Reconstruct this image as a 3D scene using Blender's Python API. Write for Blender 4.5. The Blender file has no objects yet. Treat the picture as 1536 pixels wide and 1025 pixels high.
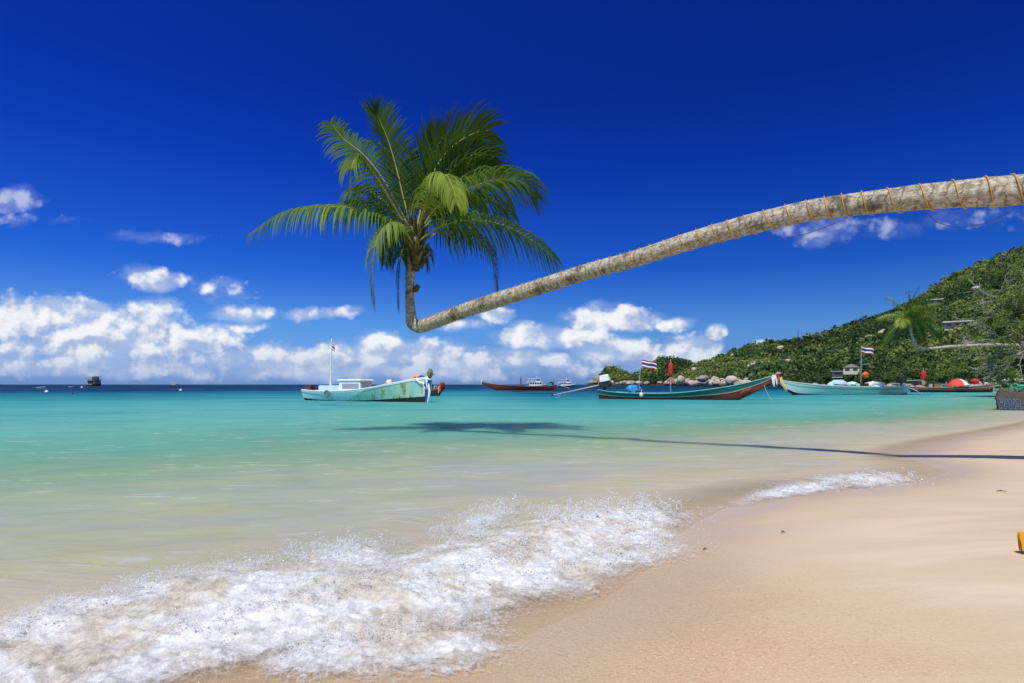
import bpy, bmesh, math, random
import numpy as np
from mathutils import Vector, Matrix, noise as mnoise

random.seed(7)
rng = np.random.default_rng(7)
SC = bpy.context.scene
COL = SC.collection
R = math.radians
PI = math.pi

# ------------------------------------------------------------------ survey of the place
# eye 1.2 m above the water, looking level along +Y; (px, py) are bearings read off the
# photograph, D the distance ahead in metres
EYE, CX, HY, FL = 1.2, 768.0, 577.0, 900.0
def at(px, py, D):
    return Vector(((px - CX) / FL * D, D, EYE + (HY - py) / FL * D))
def gnd(px, py, z=0.0):
    return at(px, py, (EYE - z) * FL / (py - HY))
def lerp(a, b, t): return a + (b - a) * t
def smooth(a, b, x):
    t = np.clip((x - a) / (b - a), 0, 1)
    return t * t * (3 - 2 * t)
def interp(x, xs, ys): return float(np.interp(x, xs, ys))

# ------------------------------------------------------------------ numpy noise
_perm = rng.integers(0, 1 << 30, 4096)
def _h(i, j):
    k = (i * 73856093) ^ (j * 19349663)
    return (_perm[k & 4095] & 0xffff) / 65535.0
def vnoise(x, y):
    xi = np.floor(x).astype(np.int64); yi = np.floor(y).astype(np.int64)
    fx = x - xi; fy = y - yi
    fx = fx * fx * fx * (fx * (fx * 6 - 15) + 10); fy = fy * fy * fy * (fy * (fy * 6 - 15) + 10)
    return (_h(xi, yi) * (1 - fx) + _h(xi + 1, yi) * fx) * (1 - fy) + (_h(xi, yi + 1) * (1 - fx) + _h(xi + 1, yi + 1) * fx) * fy
def fbm(x, y, o=4, g=.5):
    s = 0; a = 1; t = 0
    for k in range(o):
        s = s + a * vnoise(x * 2 ** k + 17.3 * k, y * 2 ** k - 9.1 * k); t += a; a *= g
    return s / t

# ------------------------------------------------------------------ node helper
class NT:
    def __init__(self, tree): self.t = tree; self.l = tree.links
    def n(self, kind, **kw):
        x = self.t.nodes.new(kind)
        for k, v in kw.items(): setattr(x, k, v)
        return x
    def put(self, sock, v):
        if v is None: return
        if hasattr(v, 'is_output'): self.l.new(v, sock)
        else: sock.default_value = v
    def m(self, op, a, b=None, c=None, clamp=False):
        x = self.n('ShaderNodeMath', operation=op, use_clamp=clamp)
        self.put(x.inputs[0], a); self.put(x.inputs[1], b); self.put(x.inputs[2], c)
        return x.outputs[0]
    def v(self, op, a, b=None, out=0):
        x = self.n('ShaderNodeVectorMath', operation=op)
        self.put(x.inputs[0], a); self.put(x.inputs[1], b)
        return x.outputs[out]
    def ss(self, x, a, b, lo=0.0, hi=1.0):
        q = self.n('ShaderNodeMapRange', interpolation_type='SMOOTHSTEP')
        self.put(q.inputs[0], x); self.put(q.inputs[1], a); self.put(q.inputs[2], b); self.put(q.inputs[3], lo); self.put(q.inputs[4], hi)
        return q.outputs[0]
    def mix(self, f, a, b, blend='MIX'):
        x = self.n('ShaderNodeMix', data_type='RGBA', blend_type=blend)
        self.put(x.inputs[0], f)
        for s, c in ((x.inputs[6], a), (x.inputs[7], b)):
            self.put(s, (*c, 1) if isinstance(c, tuple) and len(c) == 3 else c)
        return x.outputs[2]
    def ramp(self, f, stops, interp='LINEAR'):
        x = self.n('ShaderNodeValToRGB'); cr = x.color_ramp; cr.interpolation = interp
        while len(cr.elements) < len(stops): cr.elements.new(.5)
        for e, (p, c) in zip(cr.elements, stops):
            e.position = p; e.color = (*c, 1) if len(c) == 3 else c
        self.put(x.inputs[0], f)
        return x.outputs[0]
    def noise(self, vec, scale, detail=3, rough=.5, dist=0.0, col=False):
        x = self.n('ShaderNodeTexNoise')
        if vec is not None: self.put(x.inputs['Vector'], vec)
        x.inputs['Scale'].default_value = scale; x.inputs['Detail'].default_value = detail
        x.inputs['Roughness'].default_value = rough; x.inputs['Distortion'].default_value = dist
        return x.outputs[1 if col else 0]
    def mapv(self, vec, scale=(1, 1, 1), loc=(0, 0, 0), rot=(0, 0, 0)):
        x = self.n('ShaderNodeMapping'); self.put(x.inputs[0], vec)
        x.inputs['Scale'].default_value = scale; x.inputs['Location'].default_value = loc; x.inputs['Rotation'].default_value = rot
        return x.outputs[0]
    def bump(self, h, s, d=1.0, normal=None):
        x = self.n('ShaderNodeBump'); x.inputs['Strength'].default_value = s; x.inputs['Distance'].default_value = d
        self.put(x.inputs['Height'], h); self.put(x.inputs['Normal'], normal)
        return x.outputs[0]
    def attr(self, name):
        return self.n('ShaderNodeAttribute', attribute_name=name)
    def pos(self): return self.n('ShaderNodeNewGeometry').outputs['Position']
    def obj(self): return self.n('ShaderNodeTexCoord').outputs['Object']

def newmat(name):
    m = bpy.data.materials.new(name); m.use_nodes = True
    t = NT(m.node_tree); b = m.node_tree.nodes['Principled BSDF']
    return m, t, b
MATS = {}
def paint(name, col, rough=.5, wear=.25, wearcol=None, scale=3.0, spec=.4, bump=.15, streak=False):
    """painted / worn surface: base colour broken up by two scales of noise"""
    if name in MATS: return MATS[name]
    m, t, b = newmat(name)
    o = t.obj()
    n1 = t.noise(o, scale, 6, .65)
    n2 = t.noise(t.mapv(o, (1, 1, .25) if streak else (1, 1, 1)), scale * 3.3, 5, .7)
    dark = wearcol or tuple(c * .45 for c in col)
    c = t.mix(t.m('MULTIPLY', t.ss(n2, .42, .72), wear, clamp=True), col, dark)
    c = t.mix(t.m('MULTIPLY', t.ss(n1, .35, .7), wear * .6), c, tuple(min(1, x * 1.25) for x in col))
    if streak:      # plank seams and water stains
        q = t.n('ShaderNodeSeparateXYZ'); t.put(q.inputs[0], o)
        sm = t.m('FRACT', t.m('MULTIPLY_ADD', n1, .35, t.m('MULTIPLY', q.outputs[2], 4.6)))
        c = t.mix(t.m('MULTIPLY', t.ss(sm, .14, .0), .45), c, dark)
        c = t.mix(t.m('MULTIPLY', t.ss(q.outputs[2], .28, .02), t.m('MULTIPLY', t.ss(n2, .40, .6), .7)), c, tuple(x * .5 + y for x, y in zip(col, (.05, .04, .02))))
    t.put(b.inputs['Base Color'], c); b.inputs['Roughness'].default_value = rough
    b.inputs['Specular IOR Level'].default_value = spec
    t.put(b.inputs['Normal'], t.bump(n2, bump, .02))
    MATS[name] = m
    return m

# ------------------------------------------------------------------ mesh builder
class MB:
    def __init__(self): self.v = []; self.f = []; self.mi = []
    def add(self, vs, fs, mi=0):
        o = len(self.v); self.v += [tuple(v) for v in vs]
        for f in fs: self.f.append(tuple(i + o for i in f)); self.mi.append(mi)
        return self
    def box(self, c, s, mi=0, rz=0, taper=1.0, ry=0):
        M = Matrix.Rotation(rz, 3, 'Z') @ Matrix.Rotation(ry, 3, 'Y')
        vs = []
        for z in (-.5, .5):
            k = 1 if z < 0 else taper
            for x, y in ((-.5, -.5), (.5, -.5), (.5, .5), (-.5, .5)):
                vs.append(Vector(c) + M @ Vector((x * s[0] * k, y * s[1] * k, z * s[2])))
        return self.add(vs, [(0, 3, 2, 1), (4, 5, 6, 7), (0, 1, 5, 4), (1, 2, 6, 5), (2, 3, 7, 6), (3, 0, 4, 7)], mi)
    def tube(self, pts, rad, seg=8, mi=0, cap=True):
        pts = [Vector(p) for p in pts]; n = len(pts)
        rad = [rad] * n if isinstance(rad, (int, float)) else rad
        vs = []; prev = None
        for i, p in enumerate(pts):
            T = (pts[min(i + 1, n - 1)] - pts[max(i - 1, 0)]).normalized()
            if prev is None:
                a = Vector((0, 0, 1)) if abs(T.z) < .9 else Vector((1, 0, 0))
                U = T.cross(a).normalized()
            else:
                U = (prev - T * prev.dot(T)).normalized()
            prev = U; W = T.cross(U)
            for k in range(seg):
                an = 2 * PI * k / seg
                vs.append(p + (U * math.cos(an) + W * math.sin(an)) * rad[i])
        fs = [(i * seg + k, i * seg + (k + 1) % seg, (i + 1) * seg + (k + 1) % seg, (i + 1) * seg + k) for i in range(n - 1) for k in range(seg)]
        if cap: fs += [tuple(range(seg))[::-1], tuple((n - 1) * seg + k for k in range(seg))]
        return self.add(vs, fs, mi)
    def lathe(self, c, prof, seg=16, mi=0, axis='Z'):
        vs = []
        for r, z in prof:
            for k in range(seg):
                a = 2 * PI * k / seg
                p = Vector((r * math.cos(a), r * math.sin(a), z))
                if axis == 'X': p = Vector((p.z, p.x, p.y))
                vs.append(Vector(c) + p)
        n = len(prof)
        fs = [(i * seg + k, i * seg + (k + 1) % seg, (i + 1) * seg + (k + 1) % seg, (i + 1) * seg + k) for i in range(n - 1) for k in range(seg)]
        fs += [tuple(range(seg))[::-1], tuple((n - 1) * seg + k for k in range(seg))]
        return self.add(vs, fs, mi)
    def ball(self, c, r, sub=2, amp=0, seed=0, mi=0, freq=1.5):
        bm = bmesh.new(); bmesh.ops.create_icosphere(bm, subdivisions=sub, radius=1)
        r = (r, r, r) if isinstance(r, (int, float)) else r
        vs = []
        for v in bm.verts:
            k = 1 + amp * mnoise.fractal(v.co * freq + Vector((seed * 3.1, seed * 1.7, 0)), 1, 2, 3) if amp else 1
            vs.append(Vector(c) + Vector((v.co.x * r[0], v.co.y * r[1], v.co.z * r[2])) * k)
        fs = [tuple(v.index for v in f.verts) for f in bm.faces]
        bm.free()
        return self.add(vs, fs, mi)
    def build(self, name, mats, parent=None, smooth=True, loc=None, angle=None):
        me = bpy.data.meshes.new(name); me.from_pydata(self.v, [], self.f)
        mats = mats if isinstance(mats, (list, tuple)) else [mats]
        for m in mats: me.materials.append(m)
        if len(mats) > 1: me.polygons.foreach_set('material_index', self.mi)
        me.update()
        bm = bmesh.new(); bm.from_mesh(me); bmesh.ops.recalc_face_normals(bm, faces=bm.faces); bm.to_mesh(me); bm.free()
        if smooth:
            me.polygons.foreach_set('use_smooth', [True] * len(me.polygons))
            me.set_sharp_from_angle(angle=R(angle or 40))
        o = bpy.data.objects.new(name, me); COL.objects.link(o)
        if parent: o.parent = parent
        if loc is not None: o.location = loc
        return o
def npmesh(name, V, Fq, mat, attrs=None, smooth=False, parent=None, mi=None):
    """fast mesh from numpy arrays; Fq is (n, k)"""
    me = bpy.data.meshes.new(name); k = Fq.shape[1]
    me.vertices.add(len(V)); me.vertices.foreach_set('co', np.ascontiguousarray(V, np.float32).ravel())
    me.loops.add(Fq.size); me.loops.foreach_set('vertex_index', np.ascontiguousarray(Fq, np.int32).ravel())
    me.polygons.add(len(Fq)); me.polygons.foreach_set('loop_start', np.arange(0, Fq.size, k, dtype=np.int32))
    me.polygons.foreach_set('loop_total', np.full(len(Fq), k, np.int32))
    for m in (mat if isinstance(mat, list) else [mat]): me.materials.append(m)
    if mi is not None: me.polygons.foreach_set('material_index', np.ascontiguousarray(mi, np.int32))
    for an, (dom, arr) in (attrs or {}).items():
        a = me.attributes.new(an, 'FLOAT', dom); a.data.foreach_set('value', np.ascontiguousarray(arr, np.float32))
    me.polygons.foreach_set('use_smooth', np.full(len(Fq), smooth))
    me.update(calc_edges=True)
    o = bpy.data.objects.new(name, me); COL.objects.link(o)
    if parent: o.parent = parent
    return o
def tag(o, label=None, cat=None, group=None, kind=None):
    if label: o['label'] = label
    if cat: o['category'] = cat
    if group: o['group'] = group
    if kind: o['kind'] = kind
    return o
def empty(name, loc, rz=0):
    o = bpy.data.objects.new(name, None); COL.objects.link(o); o.location = loc; o.rotation_euler = (0, 0, rz)
    o.empty_display_size = .3
    return o
def copy_tree(o, parent=None):
    c = o.copy(); COL.objects.link(c)
    if parent: c.parent = parent
    for ch in list(o.children): copy_tree(ch, c)
    return c

# ------------------------------------------------------------------ sun, sky, camera
SUNV = Vector((-.256, -.547, 1.0)).normalized()
SUN_EL = math.asin(SUNV.z); SUN_ROT = math.atan2(SUNV.x, SUNV.y)
sun = bpy.data.lights.new('sun', 'SUN'); sun.energy = 4.0; sun.angle = R(.53); sun.color = (1, .955, .88)
so = bpy.data.objects.new('sun', sun); COL.objects.link(so); so.rotation_euler = SUNV.to_track_quat('Z', 'Y').to_euler(); so.location = (-20, -50, 60)

def make_world():
    w = bpy.data.worlds.new('World'); SC.world = w; w.use_nodes = True
    t = NT(w.node_tree); bg = w.node_tree.nodes['Background']; bg.inputs['Strength'].default_value = .1
    sky = t.n('ShaderNodeTexSky', sky_type='NISHITA'); sky.sun_disc = False
    sky.sun_elevation = SUN_EL; sky.sun_rotation = SUN_ROT; sky.air_density = 1.0; sky.dust_density = .3; sky.ozone_density = 2.0
    d = t.n('ShaderNodeTexCoord').outputs['Generated']
    sx = t.n('ShaderNodeSeparateXYZ'); t.put(sx.inputs[0], d)
    x, y, z = sx.outputs
    yy = t.m('MAXIMUM', y, .05)
    u = t.m('DIVIDE', x, yy); v = t.m('DIVIDE', z, yy)
    el = t.m('MULTIPLY', z, 1.0)
    # polarising filter: the sky's own blue deepened, most at the top
    tint = t.ramp(el, SKY_TINT)
    tint = t.mix(t.ss(y, .05, -.35), tint, (.75, .88, 1.0))
    base = t.mix(1.0, sky.outputs[0], tint, 'MULTIPLY')
    side = t.ss(x, -.75, .6, 1.22, .86)
    base = t.v('SCALE', base); base.node.inputs['Scale'].default_value = 1.0; t.put(base.node.inputs['Scale'], side)
    # cumulus: each cloud a patch of sky (bearing, height, width, depth, weight)
    P = t.n('ShaderNodeCombineXYZ'); t.put(P.inputs[0], u); t.put(P.inputs[1], v); P = P.outputs[0]
    warp = t.noise(P, 9, 3, .55, col=True)
    wv = t.v('SCALE', t.v('SUBTRACT', warp, (.5, .5, .5))); wv.node.inputs['Scale'].default_value = .045
    PW = t.v('ADD', P, wv)
    acc = -1.2
    for (px, py, rx, ry, wt) in CLOUDS:
        q = t.v('SUBTRACT', PW, ((px - CX) / FL, (HY - py) / FL, 0))
        q = t.v('MULTIPLY', q, (FL / rx, FL / ry, 0))
        r2 = t.v('DOT_PRODUCT', q, q, out=1)
        acc = t.m('MAXIMUM', acc, t.m('MULTIPLY_ADD', r2, -wt * .55, wt))
    def puff(vec):
        a = t.noise(t.mapv(vec, (1, 1.3, 1)), 15, 8, .56, .2)
        vo = t.n('ShaderNodeTexVoronoi', feature='F1', normalize=False); t.put(vo.inputs['Vector'], t.mapv(vec, (1, 1.25, 1))); vo.inputs['Scale'].default_value = 24; vo.inputs['Detail'].default_value = 2.5; vo.inputs['Roughness'].default_value = .55
        return t.m('ADD', t.m('MULTIPLY', a, .70), t.m('MULTIPLY_ADD', vo.outputs['Distance'], -.26, .26))
    n0 = puff(P)
    n1 = puff(t.v('ADD', P, (-.010, .016, 0)))
    dens = t.m('ADD', acc, t.m('MULTIPLY', t.m('SUBTRACT', n0, .368), 3.0))
    front = t.ss(y, .05, .2)
    alpha = t.m('MULTIPLY', t.ss(dens, .16, .82), front)
    alpha = t.m('MULTIPLY', alpha, t.ss(v, -.002, .012, .25, 1)); alpha = t.m('MULTIPLY', alpha, t.ss(v, .17, .27, 1, .42))
    lit = t.m('ADD', t.m('MULTIPLY', t.m('SUBTRACT', n0, n1), 3.4), .60, clamp=True)
    thick = t.ss(dens, .35, 1.15)
    low = t.ss(v, .0, .085)
    lit = t.m('MULTIPLY', lit, t.m('MULTIPLY_ADD', low, .65, .38), clamp=True)
    ccol = t.ramp(lit, [(0, (3.4, 4.5, 7.0)), (.35, (5.0, 5.8, 7.6)), (.65, (7.6, 8.0, 8.7)), (1, (9.3, 9.4, 9.6))])
    alpha = t.m('MULTIPLY', alpha, t.m('MULTIPLY_ADD', low, .25, .68))
    # thinner veil of cloud between and under the heaps
    vn = t.noise(t.mapv(P, (1, 2.0, 1)), 7, 6, .6, .3)
    veil = t.ss(t.m('ADD', acc, t.m('MULTIPLY', t.m('SUBTRACT', vn, .5), 2.4)), .05, 1.0)
    veil = t.m('MULTIPLY', t.m('MULTIPLY', veil, front), t.ss(v, .16, .26, .62, .30))
    base = t.mix(veil, base, t.ramp(t.ss(v, 0, .12), [(0, (3.5, 4.9, 7.7)), (1, (5.9, 6.7, 8.3))]))
    out = t.mix(alpha, base, ccol)
    t.put(bg.inputs['Color'], out)
SKY_TINT = [(0, (.21, .41, 1.15)), (.03, (.25, .44, 1.06)), (.09, (.215, .49, 1.03)), (.18, (.058, .28, .985)), (.33, (.0225, .16, .93)), (.43, (.0187, .125, .80)), (.53, (.02, .13, .82)), (.60, (.03, .16, .82)), (.92, (.6, .8, 1.0))]
CLOUDS = [(50, 480, 110, 32, .95), (150, 512, 190, 32, .9), (205, 488, 80, 36, .9), (250, 462, 30, 14, .75), (140, 465, 36, 12, .85),
    (237, 415, 50, 16, .78), (325, 440, 40, 20, .45), (362, 468, 48, 12, .72), (378, 490, 34, 7, .6), (452, 470, 24, 9, .5), (512, 470, 30, 8, .6),
    (300, 508, 60, 20, .8), (345, 540, 70, 18, .85), (425, 538, 95, 22, .9), (500, 532, 60, 22, .92), (568, 524, 40, 26, .95), (640, 532, 70, 22, .92), (700, 545, 70, 16, .8),
    (740, 475, 28, 11, .85), (690, 490, 44, 9, .7), (795, 506, 56, 18, .9), (912, 480, 66, 22, 1.0), (860, 506, 70, 15, .8),
    (770, 538, 110, 18, .85), (930, 527, 80, 22, .9), (1032, 520, 46, 22, .92), (1074, 502, 17, 11, .95), (1050, 543, 80, 18, .75), (1012, 489, 26, 9, .7),
    (150, 550, 330, 18, .72), (560, 556, 420, 14, .7), (1255, 343, 95, 16, .52), (1475, 325, 70, 18, .50), (18, 300, 48, 18, .58), (10, 328, 50, 10, .45),
    (95, 331, 50, 6, .26), (262, 353, 75, 7, .24), (1145, 515, 16, 8, .85)]
make_world()

cam = bpy.data.cameras.new('camera'); co = bpy.data.objects.new('camera', cam); COL.objects.link(co)
co.location = (0, 0, EYE); co.rotation_euler = (R(90), 0, 0)
cam.sensor_width = 36; cam.lens = FL / 1536 * 36; cam.shift_y = (HY - 512.5) / 1536; cam.clip_start = .05; cam.clip_end = 40000
SC.camera = co
vs = SC.view_settings; vs.view_transform = 'Standard'; vs.look = 'None'; vs.exposure = 0; vs.gamma = 1
SC.cycles.use_denoising = True
SC.cycles.max_bounces = 6; SC.cycles.diffuse_bounces = 3; SC.cycles.glossy_bounces = 3; SC.cycles.transmission_bounces = 4; SC.cycles.transparent_max_bounces = 12
SC.cycles.caustics_reflective = False; SC.cycles.caustics_refractive = False

# ------------------------------------------------------------------ shoreline
SHORE = [(-60, -22), (-12, -2.2), (-5, .9), (-2.2, 2.12), (-.9, 2.45), (-.25, 2.68), (.1, 2.98), (.65, 3.55), (1.3, 4.75), (2.6, 6.25), (4.4, 7.2), (5.9, 8.3), (6.6, 10.0),
         (9.0, 12.6), (14.2, 17.0), (19, 21.2), (25.5, 27), (33, 34), (55, 55), (85, 82), (112, 104), (190, 150), (600, 380)]
def _round(P, k=6):
    P = [P[0]] + P + [P[-1]]; out = []
    for a, b, c, d in zip(P, P[1:], P[2:], P[3:]):
        for i in range(k):
            t = i / k
            out.append(tuple(.5 * (2 * b[j] + (c[j] - a[j]) * t + (2 * a[j] - 5 * b[j] + 4 * c[j] - d[j]) * t * t + (3 * b[j] - a[j] - 3 * c[j] + d[j]) * t ** 3) for j in (0, 1)))
    return out + [P[-1]]
SHORE = SHORE[:1] + _round(SHORE[1:20], 5) + SHORE[20:]
SA = np.array(SHORE[:-1], float); SB = np.array(SHORE[1:], float)
def shore_d(X, Y):
    """signed distance to the water's edge, + at sea"""
    best = np.full(X.shape, 1e9); sgn = np.ones(X.shape)
    for (ax, ay), (bx, by) in zip(SA, SB):
        dx, dy = bx - ax, by - ay; L2 = dx * dx + dy * dy
        t = np.clip(((X - ax) * dx + (Y - ay) * dy) / L2, 0, 1)
        d = np.hypot(X - ax - t * dx, Y - ay - t * dy)
        c = dx * (Y - ay) - dy * (X - ax)
        k = d < best - 1e-9
        best = np.where(k, d, best); sgn = np.where(k, np.sign(c), sgn)
    return best * np.where(sgn == 0, 1, sgn)
def sand_z(X, Y, d=None):
    d = shore_d(X, Y) if d is None else d
    s = np.maximum(-d, 0); w = np.maximum(d, 0)
    z = .42 * (1 - np.exp(-s / 5.0)) - np.minimum(.09 * w, 4)
    z = z + smooth(.2, 2.5, s) * (fbm(X * .7, Y * .7, 3) - .5) * .07 + smooth(12, 60, s) * .6
    return z
def water_z(X, Y, d):
    wob = (fbm(X * .5 + 3, Y * .5, 3) - .5)
    fade = smooth(60, 8, np.hypot(X, Y))
    dd = d + wob * 1.3
    z = fade * .030 * (fbm(X * .35 + Y * .25, Y * .9 - X * .5, 3) - .5)
    z = z + fade * smooth(.2, 1.5, d) * (.020 * (fbm(X * 1.3 + Y * .5, Y * 3.1 - X * .8, 3) - .5) + .010 * (fbm(X * 3.1, Y * 7.0, 2) - .5))
    z = z + .055 * np.exp(-((dd - .75) / .28) ** 2) * smooth(14, 5, np.hypot(X, Y))
    z = z + .035 * np.exp(-((dd - 2.0) / .20) ** 2) * smooth(10, 4, np.hypot(X, Y)) * smooth(2, -1, X)
    z = z + .035 * np.exp(-((dd - 5.2) / .45) ** 2) * smooth(22, 8, np.hypot(X, Y))
    return z + .004

def fan(radii, angs):
    Rr, A = np.meshgrid(radii, angs, indexing='ij')
    X = Rr * np.sin(A); Y = Rr * np.cos(A)
    nr, na = Rr.shape
    i = np.arange(nr - 1)[:, None] * na + np.arange(na - 1)[None, :]
    F = np.stack([i, i + 1, i + na + 1, i + na], -1).reshape(-1, 4)[:, ::-1]
    return X.ravel(), Y.ravel(), F

# ------------------------------------------------------------------ sand
def make_sand():
    m, t, b = newmat('sand')
    p = t.pos(); d = t.attr('shore').outputs['Fac']
    g = t.noise(p, 105, 2, .7); g2 = t.noise(p, 48, 4, .7); big = t.noise(p, .55, 4, .55); flow = t.noise(t.mapv(p, (.35, 1.6, 1), rot=(0, 0, R(-20))), 1.1, 5, .6, .6)
    sp = t.n('ShaderNodeSeparateXYZ'); t.put(sp.inputs[0], p)
    # coarse golden grain close to the swash, finer and paler up the beach
    coarse = t.m('MULTIPLY', t.ss(t.m('ADD', sp.outputs[0], t.m('MULTIPLY', t.m('SUBTRACT', big, .5), 2.0)), 2.4, .6), t.ss(sp.outputs[1], 6.2, 3.4))
    pale = t.mix(t.ss(flow, .38, .66), (.63, .475, .325), (.70, .56, .415))
    gold = t.mix(t.ss(big, .3, .7), (.59, .405, .235), (.64, .46, .285))
    c = t.mix(coarse, pale, gold)
    c = t.mix(t.m('MULTIPLY', t.ss(g2, .52, .68), t.m('MULTIPLY_ADD', coarse, .62, .10)), c, (.43, .27, .155))
    c = t.mix(t.m('MULTIPLY', t.ss(g, .58, .70), t.m('MULTIPLY_ADD', coarse, .75, .10)), c, (.90, .78, .62))
    wet = t.ss(t.m('ADD', d, t.m('MULTIPLY', t.m('SUBTRACT', flow, .5), 2.0)), -1.3, -.05)
    c = t.mix(t.m('MULTIPLY', wet, .35), c, (.52, .37, .24))
    t.put(b.inputs['Base Color'], c)
    t.put(b.inputs['Roughness'], t.m('MULTIPLY_ADD', wet, -.55, .85))
    t.put(b.inputs['Specular IOR Level'], t.m('MULTIPLY_ADD', wet, .15, .25))
    h = t.m('ADD', t.m('MULTIPLY', g2, t.m('MULTIPLY_ADD', coarse, 1.0, .25)), t.m('MULTIPLY', flow, .6))
    t.put(b.inputs['Normal'], t.bump(h, .5, .014))
    angs = np.concatenate([np.radians(np.linspace(-180, -58, 50)[:-1]), np.radians(np.linspace(-58, 58, 420)), np.radians(np.linspace(58, 180, 50)[1:])])
    radii = np.concatenate([[.02], np.geomspace(.5, 30, 300), np.geomspace(31, 9000, 90)])
    X, Y, F = fan(radii, angs); d = shore_d(X, Y)
    Z = sand_z(X, Y, d)
    o = npmesh('beach_sand', np.stack([X, Y, Z], 1), F, m, {'shore': ('POINT', d)}, True)
    tag(o, 'pale golden sand beach sloping into the clear water', kind='structure')
make_sand()

# ------------------------------------------------------------------ sea
def make_sea():
    m, t, b = newmat('sea_water')
    p = t.pos(); d = t.attr('shore').outputs['Fac']
    big = t.noise(t.mapv(p, (.35, .8, 1), rot=(0, 0, R(-24))), .30, 4, .55, .4)
    mid = t.noise(t.mapv(p, (.35, 1.3, 1), rot=(0, 0, R(-22))), 1.1, 5, .6, .8)
    fine = t.noise(t.mapv(p, (.5, 2.2, 1), rot=(0, 0, R(-15))), 3.5, 4, .6, .5)
    dd = t.m('MULTIPLY_ADD', t.m('SUBTRACT', big, .5), t.m('MULTIPLY_ADD', t.m('MAXIMUM', d, 0), .75, .6), d)
    lg = t.m('DIVIDE', t.m('LOGARITHM', t.m('ADD', t.m('MAXIMUM', dd, 0), 1), 2.0), 10.0)
    def L(x): return math.log2(1 + x) / 10
    c = t.ramp(lg, [(L(0), (.62, .52, .37)), (L(.9), (.54, .46, .325)), (L(2.0), (.45, .42, .315)), (L(4.0), (.375, .405, .295)), (L(6.5), (.23, .36, .215)), (L(10), (.135, .355, .245)),
                    (L(17), (.125, .41, .325)), (L(32), (.075, .37, .345)), (L(62), (.012, .225, .28)), (L(92), (.008, .125, .22)), (L(125), (.004, .034, .125)), (L(300), (.003, .018, .08))])
    # yellow-green and sandy mottling of the shallows, sky sheen painted in as pale streaks
    sh = t.m('MULTIPLY', t.ss(d, 10, 3.0), t.ss(d, .6, 2.0))
    patch = t.noise(t.mapv(p, (.34, .85, 1)), .8, 6, .64, 1.8)
    swell = t.noise(t.mapv(t.mapv(p, rot=(0, 0, R(-14))), (.5, 1.25, 1)), 1.1, 5, .60, 1.0)
    far = t.noise(t.mapv(p, (.20, .42, 1)), .20, 6, .65, .6)
    c = t.mix(t.m('MULTIPLY', t.m('MULTIPLY', t.ss(patch, .50, .64), sh), .60), c, (.44, .44, .23))
    c = t.mix(t.m('MULTIPLY', t.m('MULTIPLY', t.ss(patch, .49, .38), sh), .50), c, (.36, .37, .37))
    c = t.mix(t.m('MULTIPLY', t.m('MULTIPLY', t.ss(swell, .49, .36), t.ss(d, .8, 3)), .36), c, t.mix(.30, c, (.06, .14, .18)))
    c = t.mix(t.m('MULTIPLY', t.m('MULTIPLY', t.ss(far, .50, .38), t.ss(d, 9, 22)), .55), c, t.mix(.6, c, (.02, .15, .24)))
    c = t.mix(t.m('MULTIPLY', t.m('MULTIPLY', t.ss(far, .52, .64), t.ss(d, 9, 22)), .45), c, t.mix(.6, c, (.14, .40, .34)))
    c = t.mix(t.m('MULTIPLY', t.m('MULTIPLY', t.ss(fine, .53, .66), t.ss(d, 45, 5)), t.m('MULTIPLY', t.ss(swell, .49, .62), .72)), c, (.54, .57, .56))  # whitish sheen of reflected sky, put into the water colour
    c = t.mix(t.m('MULTIPLY', t.m('MULTIPLY', t.ss(mid, .48, .36), t.ss(d, 30, 4)), .18), c, t.mix(.4, c, (.08, .12, .12)))
    h = t.m('ADD', t.m('MULTIPLY', mid, 1.0), t.m('MULTIPLY', fine, .35))
    nn = t.bump(h, .65, .12)
    sw = t.noise(t.mapv(p, (.25, 1.0, 1), rot=(0, 0, R(-8))), .22, 3, .5)
    nn = t.bump(sw, .5, .5, nn)
    # body of the water plus a surface sheen; ruffled water never shows the full grazing mirror
    m.node_tree.nodes.remove(b)
    d0 = t.n('ShaderNodeBsdfDiffuse'); t.put(d0.inputs['Color'], c); t.put(d0.inputs['Normal'], nn)
    ss = t.n('ShaderNodeSubsurfaceScattering', falloff='BURLEY'); t.put(ss.inputs['Color'], c); ss.inputs['Scale'].default_value = 1.6; ss.inputs['Radius'].default_value = (.7, 1, 1); t.put(ss.inputs['Normal'], nn)
    df = t.n('ShaderNodeMixShader'); t.put(df.inputs[0], t.ss(d, .8, 4.0, 0, .85)); t.l.new(d0.outputs[0], df.inputs[1]); t.l.new(ss.outputs[0], df.inputs[2])
    gl = t.n('ShaderNodeBsdfGlossy'); gl.inputs['Roughness'].default_value = .12; t.put(gl.inputs['Normal'], nn); gl.inputs['Color'].default_value = (1, 1, 1, 1)
    fr = t.n('ShaderNodeFresnel'); fr.inputs['IOR'].default_value = 1.33; t.put(fr.inputs['Normal'], nn)
    b = t.n('ShaderNodeMixShader'); t.put(b.inputs[0], t.m('MINIMUM', t.m('MULTIPLY', fr.outputs[0], .45), t.ss(d, 15, 110, .12, .025))); t.l.new(df.outputs[0], b.inputs[1]); t.l.new(gl.outputs[0], b.inputs[2])
    tr = t.n('ShaderNodeBsdfTransparent'); tr.inputs[0].default_value = (1, .98, .94, 1)
    mx = t.n('ShaderNodeMixShader'); a = t.ss(d, -.15, 1.0, .12, 1)
    t.put(mx.inputs[0], a); t.l.new(tr.outputs[0], mx.inputs[1]); t.l.new(b.outputs[0], mx.inputs[2])
    t.l.new(mx.outputs[0], m.node_tree.nodes['Material Output'].inputs[0])
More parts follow.
